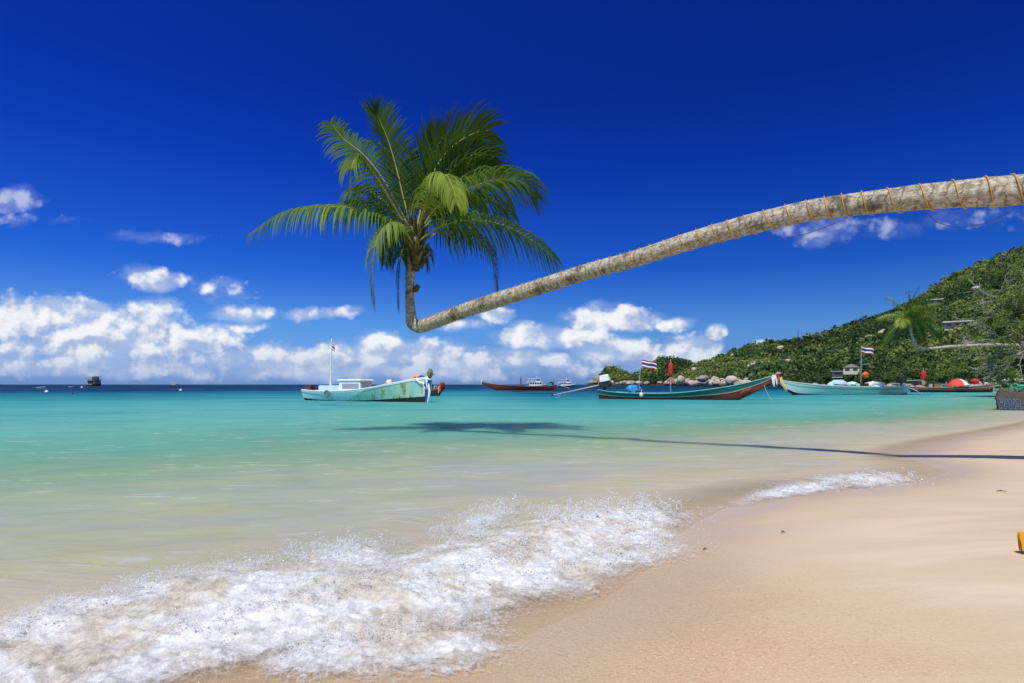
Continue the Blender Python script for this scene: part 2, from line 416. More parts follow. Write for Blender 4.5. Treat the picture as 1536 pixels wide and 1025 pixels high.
    angs = np.concatenate([np.radians(np.linspace(-150, -58, 60)[:-1]), np.radians(np.linspace(-58, 58, 520)), np.radians(np.linspace(58, 75, 12)[1:])])
    radii = np.concatenate([np.geomspace(1.4, 40, 640), np.geomspace(41, 20000, 150)])
    X, Y, F = fan(radii, angs); d = shore_d(X, Y)
    keep = (d[F] > -1.2).all(1)
    F = F[keep]
    Z = water_z(X, Y, d)
    used = np.unique(F); re = np.zeros(len(X), int); re[used] = np.arange(len(used))
    d = np.where(d > 0, d * (1 + 1.0 * smooth(9, 26, np.hypot(X, Y)) * smooth(-4, 4, X)), d)      # the bottom shelves faster along the far right shore
    o = npmesh('sea_water', np.stack([X, Y, Z], 1)[used], re[F], m, {'shore': ('POINT', d[used])}, True)
    tag(o, 'clear turquoise sea turning dark blue at the horizon', kind='structure')
make_sea()

# ------------------------------------------------------------------ surf
FOAM = [(60, 1000, 230, 62, 10, 1.0), (280, 962, 210, 66, 17, 1.0), (470, 930, 190, 72, 15, 1.0), (620, 905, 165, 68, 18, 1.0), (600, 985, 160, 42, 4, .95), (775, 862, 150, 48, 15, 1.0),
        (860, 858, 100, 42, 5, .9), (890, 806, 125, 36, 4, 1.0), (970, 792, 50, 34, 0, .85), (985, 836, 85, 15, 2, .75), (722, 790, 55, 20, 28, .85), (520, 836, 50, 20, 5, .8),
        (400, 872, 150, 30, 15, .62), (240, 905, 130, 40, 22, .58), (700, 835, 150, 22, 10, .40), (690, 985, 60, 34, 0, .6), (90, 950, 90, 30, 14, .7),
        (1215, 734, 95, 13, 8, .9), (1310, 723, 66, 12, 0, 1.0), (1130, 753, 55, 8, 12, .62), (1040, 772, 40, 6, 12, .32), (1485, 672, 60, 5, 0, .42)]
def foam_mask(X, Y):
    Yc = np.maximum(Y, .3)
    px = CX + FL * X / Yc; py = HY + FL * EYE / Yc
    keep = np.ones(X.shape)
    for (cx, cy, rx, ry, an, w) in FOAM:
        a = R(-an); dx = px - cx; dy = py - cy
        qx = (dx * math.cos(a) + dy * math.sin(a)) / rx; qy = (-dx * math.sin(a) + dy * math.cos(a)) / ry
        keep *= 1 - w * smooth(1.65, .05, np.hypot(qx, qy))
    return 1 - keep
def make_foam():
    m, t, b = newmat('foam')
    p = t.pos(); k = t.attr('foam').outputs['Fac']
    n1 = t.noise(p, 7, 6, .62, .6); n2 = t.noise(p, 34, 5, .65, .8); n3 = t.noise(p, 130, 3, .6)
    n0 = t.noise(t.mapv(p, (1, 1, 0), rot=(0, 0, R(-25))), 2.2, 4, .6, .8)
    s = t.m('ADD', t.m('MULTIPLY', t.m('SUBTRACT', n1, .5), 1.3), t.m('MULTIPLY', t.m('SUBTRACT', n2, .5), 1.1))
    s = t.m('ADD', s, t.m('MULTIPLY', t.m('SUBTRACT', n3, .5), .8)); s = t.m('ADD', s, t.m('MULTIPLY', t.m('SUBTRACT', n0, .5), 1.4))
    vo = t.n('ShaderNodeTexVoronoi', feature='DISTANCE_TO_EDGE'); t.put(vo.inputs['Vector'], t.v('ADD', p, t.v('SCALE', t.noise(p, 11, 3, .6, col=True)))); vo.inputs['Scale'].default_value = 21
    vo.inputs['Vector'].links[0].from_node.inputs[1].links[0].from_node.inputs['Scale'].default_value = .11
    web = t.ss(vo.outputs['Distance'], .16, .02)
    s = t.m('ADD', t.m('MULTIPLY', s, .62), t.m('MULTIPLY', t.m('SUBTRACT', web, .42), t.ss(k, .75, .25, .05, .26)))
    a = t.ss(t.m('ADD', t.m('MULTIPLY', k, .90), s), .16, 1.06, 0, .90)
    c = t.mix(t.ss(n2, .35, .68), (.73, .74, .77), (.86, .87, .89))
    c = t.mix(t.m('MULTIPLY', t.ss(n0, .57, .40), .72), c, (.70, .61, .49))
    t.put(b.inputs['Base Color'], c); b.inputs['Roughness'].default_value = .45; b.inputs['Specular IOR Level'].default_value = .35
    hh = t.m('ADD', t.m('MULTIPLY', n2, 1.0), t.m('MULTIPLY', n3, .45))
    t.put(b.inputs['Normal'], t.bump(hh, .22, .02))
    t.put(b.inputs['Alpha'], a)
    wm, t2, b2 = newmat('spray'); b2.inputs['Base Color'].default_value = (.93, .95, .97, 1); b2.inputs['Roughness'].default_value = .2
    tl = t2.n('ShaderNodeBsdfTranslucent'); tl.inputs[0].default_value = (.93, .95, .97, 1); mx = t2.n('ShaderNodeMixShader'); mx.inputs[0].default_value = .6
    t2.l.new(b2.outputs[0], mx.inputs[1]); t2.l.new(tl.outputs[0], mx.inputs[2]); t2.l.new(mx.outputs[0], wm.node_tree.nodes['Material Output'].inputs[0])
    Vs, Fs, At, MI = [], [], [], []; off = 0
    for (x0, x1, y0, y1, st) in ((-3.4, 1.75, 2.12, 5.9, .0125), (1.2, 6.4, 5.2, 8.4, .022), (9.6, 13.2, 10.2, 12.4, .06)):
        xs = np.arange(x0, x1, st); ys = np.arange(y0, y1, st)
        X, Y = np.meshgrid(xs, ys, indexing='ij')
        k = foam_mask(X, Y); d = shore_d(X, Y)
        base = np.maximum(sand_z(X, Y, d), water_z(X, Y, d)) + .012
        tn = fbm(X * 8, Y * 10, 6, .62); tb = 1 - np.abs(fbm(X * 5.2 + 5, Y * 7, 5, .6) - .5) * 5
        scale = 1.0 if st < .05 else .3
        Z = base + scale * k * (.055 * (tn - .42) + .022 * np.clip(tb, 0, 1) ** 2) * smooth(0, .7, k)
        Z = np.maximum(Z, base)
        nx, ny = X.shape
        i = np.arange(nx - 1)[:, None] * ny + np.arange(ny - 1)[None, :]
        F = np.stack([i, i + ny, i + ny + 1, i + 1], -1).reshape(-1, 4)
        kk = k.ravel(); F = F[(kk[F] > .05).any(1)]
        used = np.unique(F); re = np.zeros(kk.size, int); re[used] = np.arange(len(used))
        V = np.stack([X.ravel(), Y.ravel(), Z.ravel()], 1)[used]
        Vs.append(V); Fs.append(re[F] + off); At.append(kk[used]); MI.append(np.zeros(len(F), int)); off += len(used)
    # thrown droplets: small octahedra folded into quads is wasteful, so a 4-sided bead each
    N = 5000
    px = rng.uniform(-40, 1400, N * 6); py = rng.uniform(715, 1040, N * 6)
    D = EYE * FL / (py - HY); X = (px - CX) / FL * D; Y = D
    k = foam_mask(X, Y)
    ok = rng.random(k.size) < np.clip(k, 0, 1) ** 1.2 * np.where(fbm(X * 6, Y * 6, 3) > .5, 1, .25)
    X, Y, k = X[ok][:N], Y[ok][:N], k[ok][:N]
    # splash plumes
    for (cx, cy, n, sx, hmax) in ((722, 800, 520, .20, .20), (520, 842, 520, .14, .13), (960, 800, 700, .26, .20), (420, 868, 300, .35, .10), (900, 790, 420, .35, .12), (290, 880, 200, .3, .08), (1310, 728, 300, .35, .08), (690, 870, 260, .3, .12), (120, 950, 300, .3, .10), (460, 960, 260, .4, .1), (620, 940, 240, .4, .1)):
        g = gnd(cx, cy); 
        X = np.concatenate([X, g.x + rng.normal(0, sx, n)]); Y = np.concatenate([Y, g.y + rng.normal(0, sx * .5, n)]); k = np.concatenate([k, np.full(n, 10 + hmax)])
    # jets: short ballistic arcs of beads flung off the breaking lip
    jx, jy, jz, jr = [], [], [], []
    for (a0, b0, a1, b1, n, hv) in ((0, 968, 150, 925, 70, 1.1), (150, 925, 400, 850, 130, 1.15), (430, 850, 560, 828, 110, 1.5), (660, 822, 760, 772, 130, 1.75), (800, 792, 1000, 772, 190, 1.6), (250, 965, 600, 880, 190, 1.3), (600, 905, 800, 830, 150, 1.3), (400, 990, 720, 930, 150, 1.1), (780, 870, 990, 820, 120, 1.15), (1240, 730, 1370, 722, 60, 1.1)):
        for _ in range(n):
            f = rng.random(); g = gnd(lerp(a0, a1, f) + rng.normal(0, 14), lerp(b0, b1, f) + rng.normal(0, 7)); v = rng.uniform(.3, 1) ** .7 * hv; vx, vy = rng.normal(.12, .30), rng.normal(-.10, .25)
            m_ = int(rng.integers(7, 18)); tt = rng.uniform(.05, 2 * v / 9.8, m_)
            jx.append(g.x + vx * tt + rng.normal(0, .010, m_)); jy.append(g.y + vy * tt + rng.normal(0, .010, m_)); jz.append(v * tt - 4.9 * tt * tt + rng.normal(0, .006, m_))
    njet = sum(map(len, jx)); X = np.concatenate([X] + jx); Y = np.concatenate([Y] + jy); k = np.concatenate([k, np.full(njet, .5)]); JZ = np.concatenate([np.full(X.size - njet, -1.0)] + jz)
    d = shore_d(X, Y); base = np.maximum(sand_z(X, Y, d), water_z(X, Y, d))
    hz = np.where(k > 5, rng.random(k.size) ** 1.7 * (k - 10), rng.random(k.size) ** 2.5 * .10 * np.minimum(k, 1))
    hz = np.where(JZ > -1, np.maximum(JZ, 0) + .02, hz); Z = base + .015 + hz
    r = rng.uniform(.0008, .0025, X.size) * np.where(JZ > -1, 1.25, 1) * np.where(rng.random(X.size) < .07, 1.8, 1) * np.clip(Y / 3.2, .8, 2.2)
    st = rng.uniform(.8, 2.4, X.size)
    C = np.stack([X, Y, Z], 1)
    tilt = rng.normal(0, .5, (X.size, 3)) + np.array([0, 0, 1]); tilt /= np.linalg.norm(tilt, axis=1)[:, None]
    a = np.cross(tilt, rng.normal(0, 1, (X.size, 3))); a /= np.linalg.norm(a, axis=1)[:, None]; bb = np.cross(tilt, a)
    r = r[:, None]
    ring = [C + a * r, C + bb * r, C - a * r, C - bb * r]
    top = C + tilt * r * st[:, None]; bot = C - tilt * r
    V = np.stack(ring + [top, bot], 1).reshape(-1, 3)
    o0 = np.arange(X.size) * 6
    q = [np.stack([o0 + a_, o0 + b_, o0 + c_], 1) for a_, b_, c_ in ((0, 1, 4), (1, 2, 4), (2, 3, 4), (3, 0, 4), (1, 0, 5), (2, 1, 5), (3, 2, 5), (0, 3, 5))]
    o = npmesh('sea_spray', V, np.concatenate(q), wm, None, False)
    tag(o, 'white droplets thrown up by the breaking surf', 'spray', kind='stuff')
    o = npmesh('sea_foam', np.concatenate(Vs), np.concatenate(Fs), m, {'foam': ('POINT', np.concatenate(At))}, True)
    tag(o, 'white splashing surf foam washing along the sand edge', 'foam', kind='stuff')
make_foam()

# ------------------------------------------------------------------ hills and their forest
def leafmat(name, c0, c1, c2, trans=.25):
    m, t, b = newmat(name)
    a = t.attr('tint').outputs['Fac']
    t.put(b.inputs['Base Color'], t.ramp(a, [(0, c0), (.5, c1), (1, c2)])); b.inputs['Roughness'].default_value = .55; b.inputs['Specular IOR Level'].default_value = .25
    tl = t.n('ShaderNodeBsdfTranslucent'); t.put(tl.inputs[0], t.ramp(a, [(0, c0), (.5, c1), (1, c2)]))
    mx = t.n('ShaderNodeMixShader'); mx.inputs[0].default_value = trans
    t.l.new(b.outputs[0], mx.inputs[1]); t.l.new(tl.outputs[0], mx.inputs[2]); t.l.new(mx.outputs[0], m.node_tree.nodes['Material Output'].inputs[0])
    return m
M_FOREST = leafmat('forest_leaves', (.032, .068, .020), (.100, .165, .038), (.23, .27, .07))
M_LEAF = leafmat('tree_leaves', (.022, .050, .015), (.095, .155, .03), (.24, .29, .06))
def clumps(C, Rd, k, tint, size=.34, flat=.8, jitter=.14):
    """leaf clumps spread over uneven crowns: C (n,3), Rd (n,), k quads each"""
    n = len(C)
    d = rng.normal(0, 1, (n, k, 3)); d[..., 2] = np.abs(d[..., 2]) * 1.1 - .35; d /= np.linalg.norm(d, axis=2)[..., None]
    # lobes make the outline uneven
    lob = rng.normal(0, 1, (n, 5, 3)); lob /= np.linalg.norm(lob, axis=2)[..., None]
    dot = np.einsum('nki,nli->nkl', d, lob).max(2)
    rr = Rd[:, None] * (.62 + .42 * smooth(.2, .95, dot)) * rng.uniform(.72, 1.06, (n, k))
    P = C[:, None] + d * rr[..., None] * np.array([1, 1, flat])
    nr = d + rng.normal(0, .55, (n, k, 3)); nr /= np.linalg.norm(nr, axis=2)[..., None]
    a = np.cross(nr, rng.normal(0, 1, (n, k, 3))); a /= np.linalg.norm(a, axis=2)[..., None]; b = np.cross(nr, a)
    s = (Rd[:, None] * size * rng.uniform(.55, 1.25, (n, k)))[..., None]
    V = np.stack([P - a * s, P - b * s * .7, P + a * s, P + b * s * .7], 2).reshape(-1, 3)
    F = np.arange(n * k * 4).reshape(-1, 4)
    T = np.clip(tint[:, None] + rng.normal(0, jitter, (n, k)), 0, 1)
    return V, F, T.ravel()
M_EARTH = paint('hill_earth', (.035, .055, .02), .9, .5, (.02, .03, .012), .05, .1)
HILLS = []
def hill(name, label, cols, back, nt=40, step=10, amp=2.0):
    """cols: px, base D, ridge D, ridge py ; the far side falls away behind the ridge"""
    cols = np.array(cols, float); P = np.arange(cols[0, 0], cols[-1, 0] + 1, step)
    bD, rD, rY = (np.interp(P, cols[:, 0], cols[:, i]) for i in (1, 2, 3))
    zr = EYE + (HY - rY) / FL * rD
    T = np.concatenate([np.linspace(0, 1, nt), np.linspace(1, 2, 14)[1:]])
    PP, TT = np.meshgrid(P, T, indexing='ij')
    f = np.minimum(TT, 1); g = np.maximum(TT - 1, 0)
    D = bD[:, None] + (rD - bD)[:, None] * f + g * back
    Z = -1.0 + (zr[:, None] + 1.0) * (f ** .85) * np.cos(g * PI / 2) ** .8
    X = (PP - CX) / FL * D * (1) ; Y = D
    Z = Z + (fbm(X * .03, Y * .03, 4) - .5) * amp * 2 * f * (1 - g) * smooth(1.0, .8, f)
    nx, ny = PP.shape
    i = np.arange(nx - 1)[:, None] * ny + np.arange(ny - 1)[None, :]
    F = np.stack([i, i + 1, i + ny + 1, i + ny], -1).reshape(-1, 4)[:, ::-1]
    o = npmesh(name, np.stack([X, Y, Z], -1).reshape(-1, 3), F, M_EARTH, None, True)
    tag(o, label, kind='structure')
    def sample(px, tt):
        """(n,3) on the hill"""
        a = np.clip((px - P[0]) / step, 0, nx - 1.001); b = np.interp(tt, T, np.arange(ny)); b = np.clip(b, 0, ny - 1.001)
        ia, ib = a.astype(int), b.astype(int); fa, fb = a - ia, b - ib
        out = []
        for G in (X, Y, Z):
            out.append((G[ia, ib] * (1 - fa) + G[ia + 1, ib] * fa) * (1 - fb) + (G[ia, ib + 1] * (1 - fa) + G[ia + 1, ib + 1] * fa) * fb)
        return np.stack(out, 1)
    return sample
h_main = hill('wooded_hill', 'long wooded hill rising to the right behind the boats',
    [(1012, 455, 470, 573), (1030, 440, 470, 564), (1046, 420, 480, 553), (1065, 400, 490, 546), (1085, 385, 500, 538), (1105, 365, 505, 529), (1150, 330, 510, 521), (1200, 300, 500, 521), (1240, 275, 495, 509),
     (1300, 240, 480, 489), (1340, 215, 470, 470), (1390, 185, 455, 446), (1440, 160, 445, 417), (1480, 148, 440, 401), (1536, 135, 430, 379), (1620, 128, 420, 345), (1760, 122, 410, 310), (2000, 118, 400, 300), (2400, 116, 380, 330)], 160, amp=3)
h_mid = hill('headland', 'low wooded headland beyond the red pennant', [(938, 690, 700, 573), (952, 670, 700, 570), (968, 655, 700, 557), (985, 645, 705, 545), (1000, 640, 710, 541), (1020, 630, 715, 540.5), (1040, 620, 720, 546), (1070, 615, 720, 556), (1120, 610, 720, 560)], 120, step=4, amp=1.5)
h_isl = hill('islet', 'small steep wooded islet with a rocky knob on top', [(880, 712, 716, 576), (893, 700, 715, 571), (903, 690, 715, 561), (912, 685, 716, 552.5), (918, 680, 718, 553), (930, 680, 718, 558), (942, 682, 716, 564), (955, 690, 715, 571.5), (968, 700, 712, 575)], 60, step=2, amp=.8)
def make_forest():
    Vs, Fs, Ts, off = [], [], [], 0
    def put(S, n, p0, p1, rmin, rmax, k, tshift=0, tmin=.03, tmax=1.12, sz=.3, den=None):
        nonlocal off
        px = rng.uniform(p0, p1, n); tt = rng.uniform(tmin, tmax, n)
        C = S(px, tt)
        q = fbm(C[:, 0] * .022, C[:, 1] * .022 + 5, 3)
        rad = rng.uniform(rmin, rmax, n) * (.35 + 1.35 * q) * np.where(rng.random(n) < .12, 1.45, 1)
        C[:, 2] += rad * .45
        tint = np.clip(.42 + 2.3 * (fbm(C[:, 0] * .03 + 9, C[:, 2] * .06, 4) - .5) + rng.normal(0, .22, n) + tshift, 0, 1)
        V, F, T = clumps(C, rad, k, tint, sz)
        Vs.append(V); Fs.append(F + off); Ts.append(np.repeat(T, 1)); off += len(V)
    put(h_main, 2600, 1012, 1300, 2.0, 3.9, 66, .06, sz=.23)
    put(h_main, 2900, 1240, 1600, 1.8, 3.6, 72, -.02, sz=.21)
    put(h_main, 900, 1600, 2300, 2.5, 4.5, 22)
    put(h_main, 800, 1030, 1620, 1.5, 2.8, 76, 0, .0, .22, sz=.2)
    put(h_mid, 800, 942, 1110, 2.6, 4.2, 26, -.12, .08)
    put(h_isl, 380, 893, 958, 2.0, 3.2, 26, .02, .28, 1.1)
    o = npmesh('hillside_forest', np.concatenate(Vs), np.concatenate(Fs), M_FOREST, {'tint': ('FACE', np.concatenate(Ts))})
    tag(o, 'dense green forest covering the hill and headlands', 'forest', kind='stuff')
make_forest()

M_ROCK = paint('granite', (.36, .30, .24), .85, .55, (.16, .13, .11), .5, .2, .6)
M_ROCKP = paint('granite_pale', (.50, .43, .36), .85, .5, (.25, .21, .17), .5, .2, .5)
def boulder(c, r, label, group, seed, m=M_ROCK):
    o = MB().ball((0, 0, 0), r, 3, .28, seed, 0, 1.1).build('boulder', m, loc=c, angle=60)
    o.rotation_euler = (random.uniform(-.2, .2), random.uniform(-.3, .3), random.uniform(0, 6))
    return tag(o, label, 'boulder', group)
GR1 = 'granite boulders along the foot of the wooded hill'
LB1 = 'pale granite boulder in the heap lining the foot of the wooded hill'
def shore_rocks():
    k = 0
    for i in range(64):
        px = 1000 + 125 * (i + random.random()) / 64; D = interp(px, [1000, 1030, 1065, 1105, 1150], [438, 428, 392, 356, 322]) - random.uniform(1, 8)
        r = random.uniform(1.0, 2.5); up = random.choice([0, 0, 1, 2]) * interp(px, [1000, 1030, 1060, 1100, 1125], [1, 3.2, 2.2, 3, 1.5])
        boulder(at(px, 576.0 - random.uniform(0, 2) - up, D + up * 2.2), (r * random.uniform(1, 1.7), r, r * random.uniform(.6, 1.0)), LB1, GR1, i, random.choice([M_ROCK, M_ROCKP, M_ROCKP]))
    boulder(at(1097, 571, 352), (3.8, 3.2, 2.9), 'large rounded pale boulder just behind the teal bow', None, 51, M_ROCKP)
    boulder(at(1021, 570, 418), (2.6, 2.5, 3.2), 'tall pale boulder beside the red pennant at the cape tip', None, 52, M_ROCKP)
    boulder(at(1055, 568.5, 385), (4.2, 3, 2.1), 'broad flat brown boulder in the middle of the shore heap', None, 53, M_ROCK)
    for i in range(26):
        px = random.choice([random.uniform(884, 965), random.uniform(940, 1012)])
        D = 676 if px < 940 else 640
        r = random.uniform(1.6, 3.0)
        boulder(at(px, 576 - random.uniform(0, 2.5), D), (r * 1.5, r, r * .8), 'small pale rock at the waterline of the far headlands', 'rocks at the waterline of the far headlands', 60 + i, random.choice([M_ROCK, M_ROCKP]))
    boulder(at(914, 551, 714), (4.6, 4, 3.4), 'dark rocky knob crowning the small islet', None, 90, M_ROCK)
    boulder(at(897, 570, 690), (6, 5, 5.5), 'brown cliff rock on the left flank of the small islet', None, 91, M_ROCK)
    # outcrops among the trees
    for i, (px, py, t, r) in enumerate([(1098, 536, .62, 2.3), (1107, 532, .66, 1.8), (1168, 525, .86, 2.5), (1162, 538, .62, 2.0), (1137, 549, .42, 3.6), (1125, 553, .36, 2.6), (1066, 556, .5, 2.0), (1040, 556, .5, 2.2),
                                        (1147, 546, .45, 2.0), (1180, 545, .4, 1.8), (1238, 540, .3, 1.7), (1205, 560, .12, 1.5), (1290, 522, .45, 3.2), (1302, 516, .5, 3.8), (1278, 517, .5, 2.6), (1322, 503, .6, 2.4), (1250, 531, .42, 1.7), (1400, 503, .42, 1.6), (1460, 440, .7, 2.0)]):
        s = h_main(np.array([px, px]), np.array([t, t]))[0]
        D = s[1]
        # rest on the slope: walk up the slope until the bearing height fits
        best = min(np.linspace(.02, .98, 97), key=lambda q: abs(HY - (h_main(np.array([px]), np.array([q]))[0][2] - EYE) * FL / h_main(np.array([px]), np.array([q]))[0][1] - py - 4))
        s = h_main(np.array([px]), np.array([best]))[0]
        boulder(Vector(s) + Vector((0, -2.5, 2.6)), (r * 1.25, r, r * .9), 'pale granite outcrop showing between the trees on the hillside', 'granite outcrops among the hillside trees', 100 + i, M_ROCKP)
    for i in range(34):
        px = 1195 + 330 * (i + random.random() * .8) / 34; D = interp(px, [1195, 1300, 1390, 1440, 1536], [302, 238, 184, 158, 134]) - random.uniform(2, 5)
        r = random.uniform(.5, 1.35)
        boulder(Vector(((px - CX) / FL * D, D, random.uniform(.2, .9))), (r * 1.5, r, r * .8), 'small pale rock on the shore line behind the aqua and red boats', 'rocks on the shore behind the moored boats', 130 + i, random.choice([M_ROCK, M_ROCKP]))
shore_rocks()

# houses on the hill
M_WALL = paint('house_wall', (.62, .56, .46), .8, .3); M_ROOF = paint('house_roof', (.34, .31, .29), .7, .4); M_WIN = paint('house_window', (.03, .035, .04), .15, .1, spec=.5)
M_ROOF2 = paint('pale_roof', (.70, .68, .64), .6, .25)
def house(px, py, w, h, label, roof='gable', up=2.0, fwd=3.5, mw=M_WALL, mr=M_ROOF):
    best = min(np.linspace(.02, .99, 195), key=lambda q: abs(HY - (h_main(np.array([px]), np.array([q]))[0][2] - EYE) * FL / h_main(np.array([px]), np.array([q]))[0][1] - py))
    s = h_main(np.array([float(px)]), np.array([best]))[0]
    e = empty('hillside_house', (s[0] * (s[1] - fwd) / s[1], s[1] - fwd, s[2] + up), -math.atan2(s[0], s[1]))
    tag(e, label, 'house')
    dp = w * .6
    MB().box((0, 0, h / 2 - .5), (w, dp, h + 1)).build('wall', mw, e, False)
    rf = MB()
    if roof == 'gable':
        o = .4; a = h + w * .26
        vs = [(-w / 2 - o, -dp / 2 - o, h), (w / 2 + o, -dp / 2 - o, h), (w / 2 + o, dp / 2 + o, h), (-w / 2 - o, dp / 2 + o, h), (0, -dp / 2 - o, a), (0, dp / 2 + o, a)]
        rf.add(vs, [(0, 1, 4), (2, 3, 5), (1, 2, 5, 4), (3, 0, 4, 5), (0, 3, 2, 1)])
    else:
        rf.box((0, -.5, h + .2), (w + 1.2, dp + 1.8, .4))
    rf.build('roof', mr, e, False)
    n = max(1, int(w / 2.4))
    for i in range(n):
        x = (i + .5) / n * w - w / 2
        MB().box((x, -dp / 2 - .03, h * .52), (w / n * .55, .1, h * .5)).build('window', M_WIN, e, False)
    return e
house(1277, 567, 6.0, 2.0, 'cream gabled bungalow above the aqua longtail', 'gable', 2.4, 14)
house(1256, 569, 4.2, 1.6, 'low flat cream hut left of the gabled bungalow', 'flat', 1.6, 14)
house(1437, 497, 8.0, 1.8, 'white flat roofed villa halfway up the slope beside the bare tree', 'flat', .9, 4.5, M_WALL, M_ROOF2)
house(1403, 461, 7.0, 1.8, 'grey roofed villa among trees high behind the far palm', 'flat', 1.4, 4.5, M_WALL, M_ROOF2)
house(1300, 520, 9.0, 2.2, 'grey flat roofed lodge above the hillside flag', 'flat', 1.6, 4.5, M_WALL, M_ROOF)

# radio masts on the ridge
M_STEEL = paint('mast_steel', (.16, .17, .19), .5, .3)
def mast(px, h, label):
    s = h_main(np.array([float(px)]), np.array([.97]))[0]
    m = MB()
    for a in range(3):
        an = a * 2 * PI / 3
        m.tube([(.7 * math.cos(an), .7 * math.sin(an), 0), (.22 * math.cos(an), .22 * math.sin(an), h)], .11, 5)
    for k in range(int(h / 1.6)):
        z = k * 1.6; f = z / h; r = lerp(.7, .22, f); r2 = lerp(.7, .22, min(1, (z + 1.6) / h))
        for a in range(3):
            p = a * 2 * PI / 3; q = (a + 1) * 2 * PI / 3
            m.tube([(r * math.cos(p), r * math.sin(p), z), (r2 * math.cos(q), r2 * math.sin(q), min(h, z + 1.6))], .06, 4)
    m.tube([(0, 0, h), (0, 0, h + 2.5)], .05, 4)
    o = m.build('radio_mast', M_STEEL, loc=(s[0], s[1], s[2]))
    tag(o, label, 'mast')
mast(1197, 15, 'taller thin steel lattice mast on the ridge top'); mast(1203, 10, 'shorter thin steel lattice mast right of the taller one')

# ------------------------------------------------------------------ palms
M_FROND = leafmat('palm_leaf', (.024, .070, .012), (.105, .205, .024), (.36, .45, .07), .42)
M_RIB = paint('palm_midrib', (.30, .30, .07), .5, .2)
M_BOOT = paint('palm_boot', (.10, .095, .035), .9, .8, (.035, .03, .013), 9, .15, .9)
def catmull(pts, n):
    P = [Vector(p) for p in pts]; P = [P[0] * 2 - P[1]] + P + [P[-1] * 2 - P[-2]]
    out = []
    m = len(P) - 3
    for i in range(n + 1):
        s = i / n * m; k = min(int(s), m - 1); t = s - k
        a, b, c, d = P[k:k + 4]
        out.append(.5 * ((2 * b) + (c - a) * t + (2 * a - 5 * b + 4 * c - d) * t * t + (3 * b - a - 3 * c + d) * t ** 3))
    return out
def frond(parent, pts, org, L, droop, roll=0, tint=.5, n=62, wind=(.10, 0, 0), w=.022, fwd=.55, start=.14, label=None):
    n = int(n * 1.2); L = L * 1.42; w = w * .86
    """feather frond: midrib through pts, n leaflets a side, L longest leaflet, droop 0..1"""
    pts = [Vector(p) - org for p in pts]
    C = catmull(pts, 60)
    V, F, T, MI = [], [], [], []
    mb = MB(); mb.tube(C[::3], [lerp(.030, .004, i / 20) for i in range(21)], 5, cap=False)
    wind = Vector(wind)
    for side in (-1, 1):
        for i in range(n):
            t = start + (1 - start) * (i + random.uniform(-.3, .3)) / (n - 1); t = min(max(t, start), 1)
            k = min(int(t * 60), 59); P0 = C[k].lerp(C[k + 1], t * 60 - k); Tn = (C[min(k + 1, 60)] - C[max(k - 1, 0)]).normalized()
            Sh = Tn.cross(Vector((0, 0, 1)))
            if Sh.length < .25: Sh = Sh * .5 + Vector((0, .3, 0))
            Sh.normalize(); N = Sh.cross(Tn).normalized()
            S = (Sh * math.cos(roll) + N * math.sin(roll)); Nn = S.cross(Tn).normalized()
            ang = fwd * (.55 + .9 * t) + random.gauss(0, .07)
            d = (S * side * math.cos(ang) + Tn * math.sin(ang) + Nn * .22).normalized()
            l = L * (math.sin(PI * (.16 + .80 * t)) ** .55) * random.uniform(.82, 1.08)
            if random.random() < .03: l *= .5
            ww = w * (.65 + .5 * math.sin(PI * t)) * random.uniform(.8, 1.15)
            dr = droop * random.uniform(.75, 1.25)
            tt = min(1, max(0, tint + random.gauss(0, .09)))
            o = len(V); p = P0.copy(); seg = 5
            for j in range(seg + 1):
                f = j / seg
                wd = d.cross(Nn)
                if wd.length < .05: wd = d.cross(Vector((1, 0, 0)))
                wd.normalize()
                wj = ww * (.45 + .55 * min(1, f * 5)) * (1 - f ** 2.2) + .0012
                V += [p - wd * wj, p + wd * wj]
                p = p + d * (l / seg)
                d = (d + Vector((0, 0, -1)) * dr * .80 + wind * .5).normalized()
            for j in range(seg):
                F.append((o + 2 * j, o + 2 * j + 1, o + 2 * j + 3, o + 2 * j + 2)); T.append(tt); MI.append(0)
    o = len(V); V += [Vector(v) for v in mb.v]
    for f in mb.f: F.append(tuple(i + o for i in f)); T.append(.8); MI.append(1)
    ob = npmesh('frond', np.array([tuple(v) for v in V]), np.array(F), [M_FROND, M_RIB], {'tint': ('FACE', T)}, True, parent, MI)
    if label: ob['label'] = label
    return ob
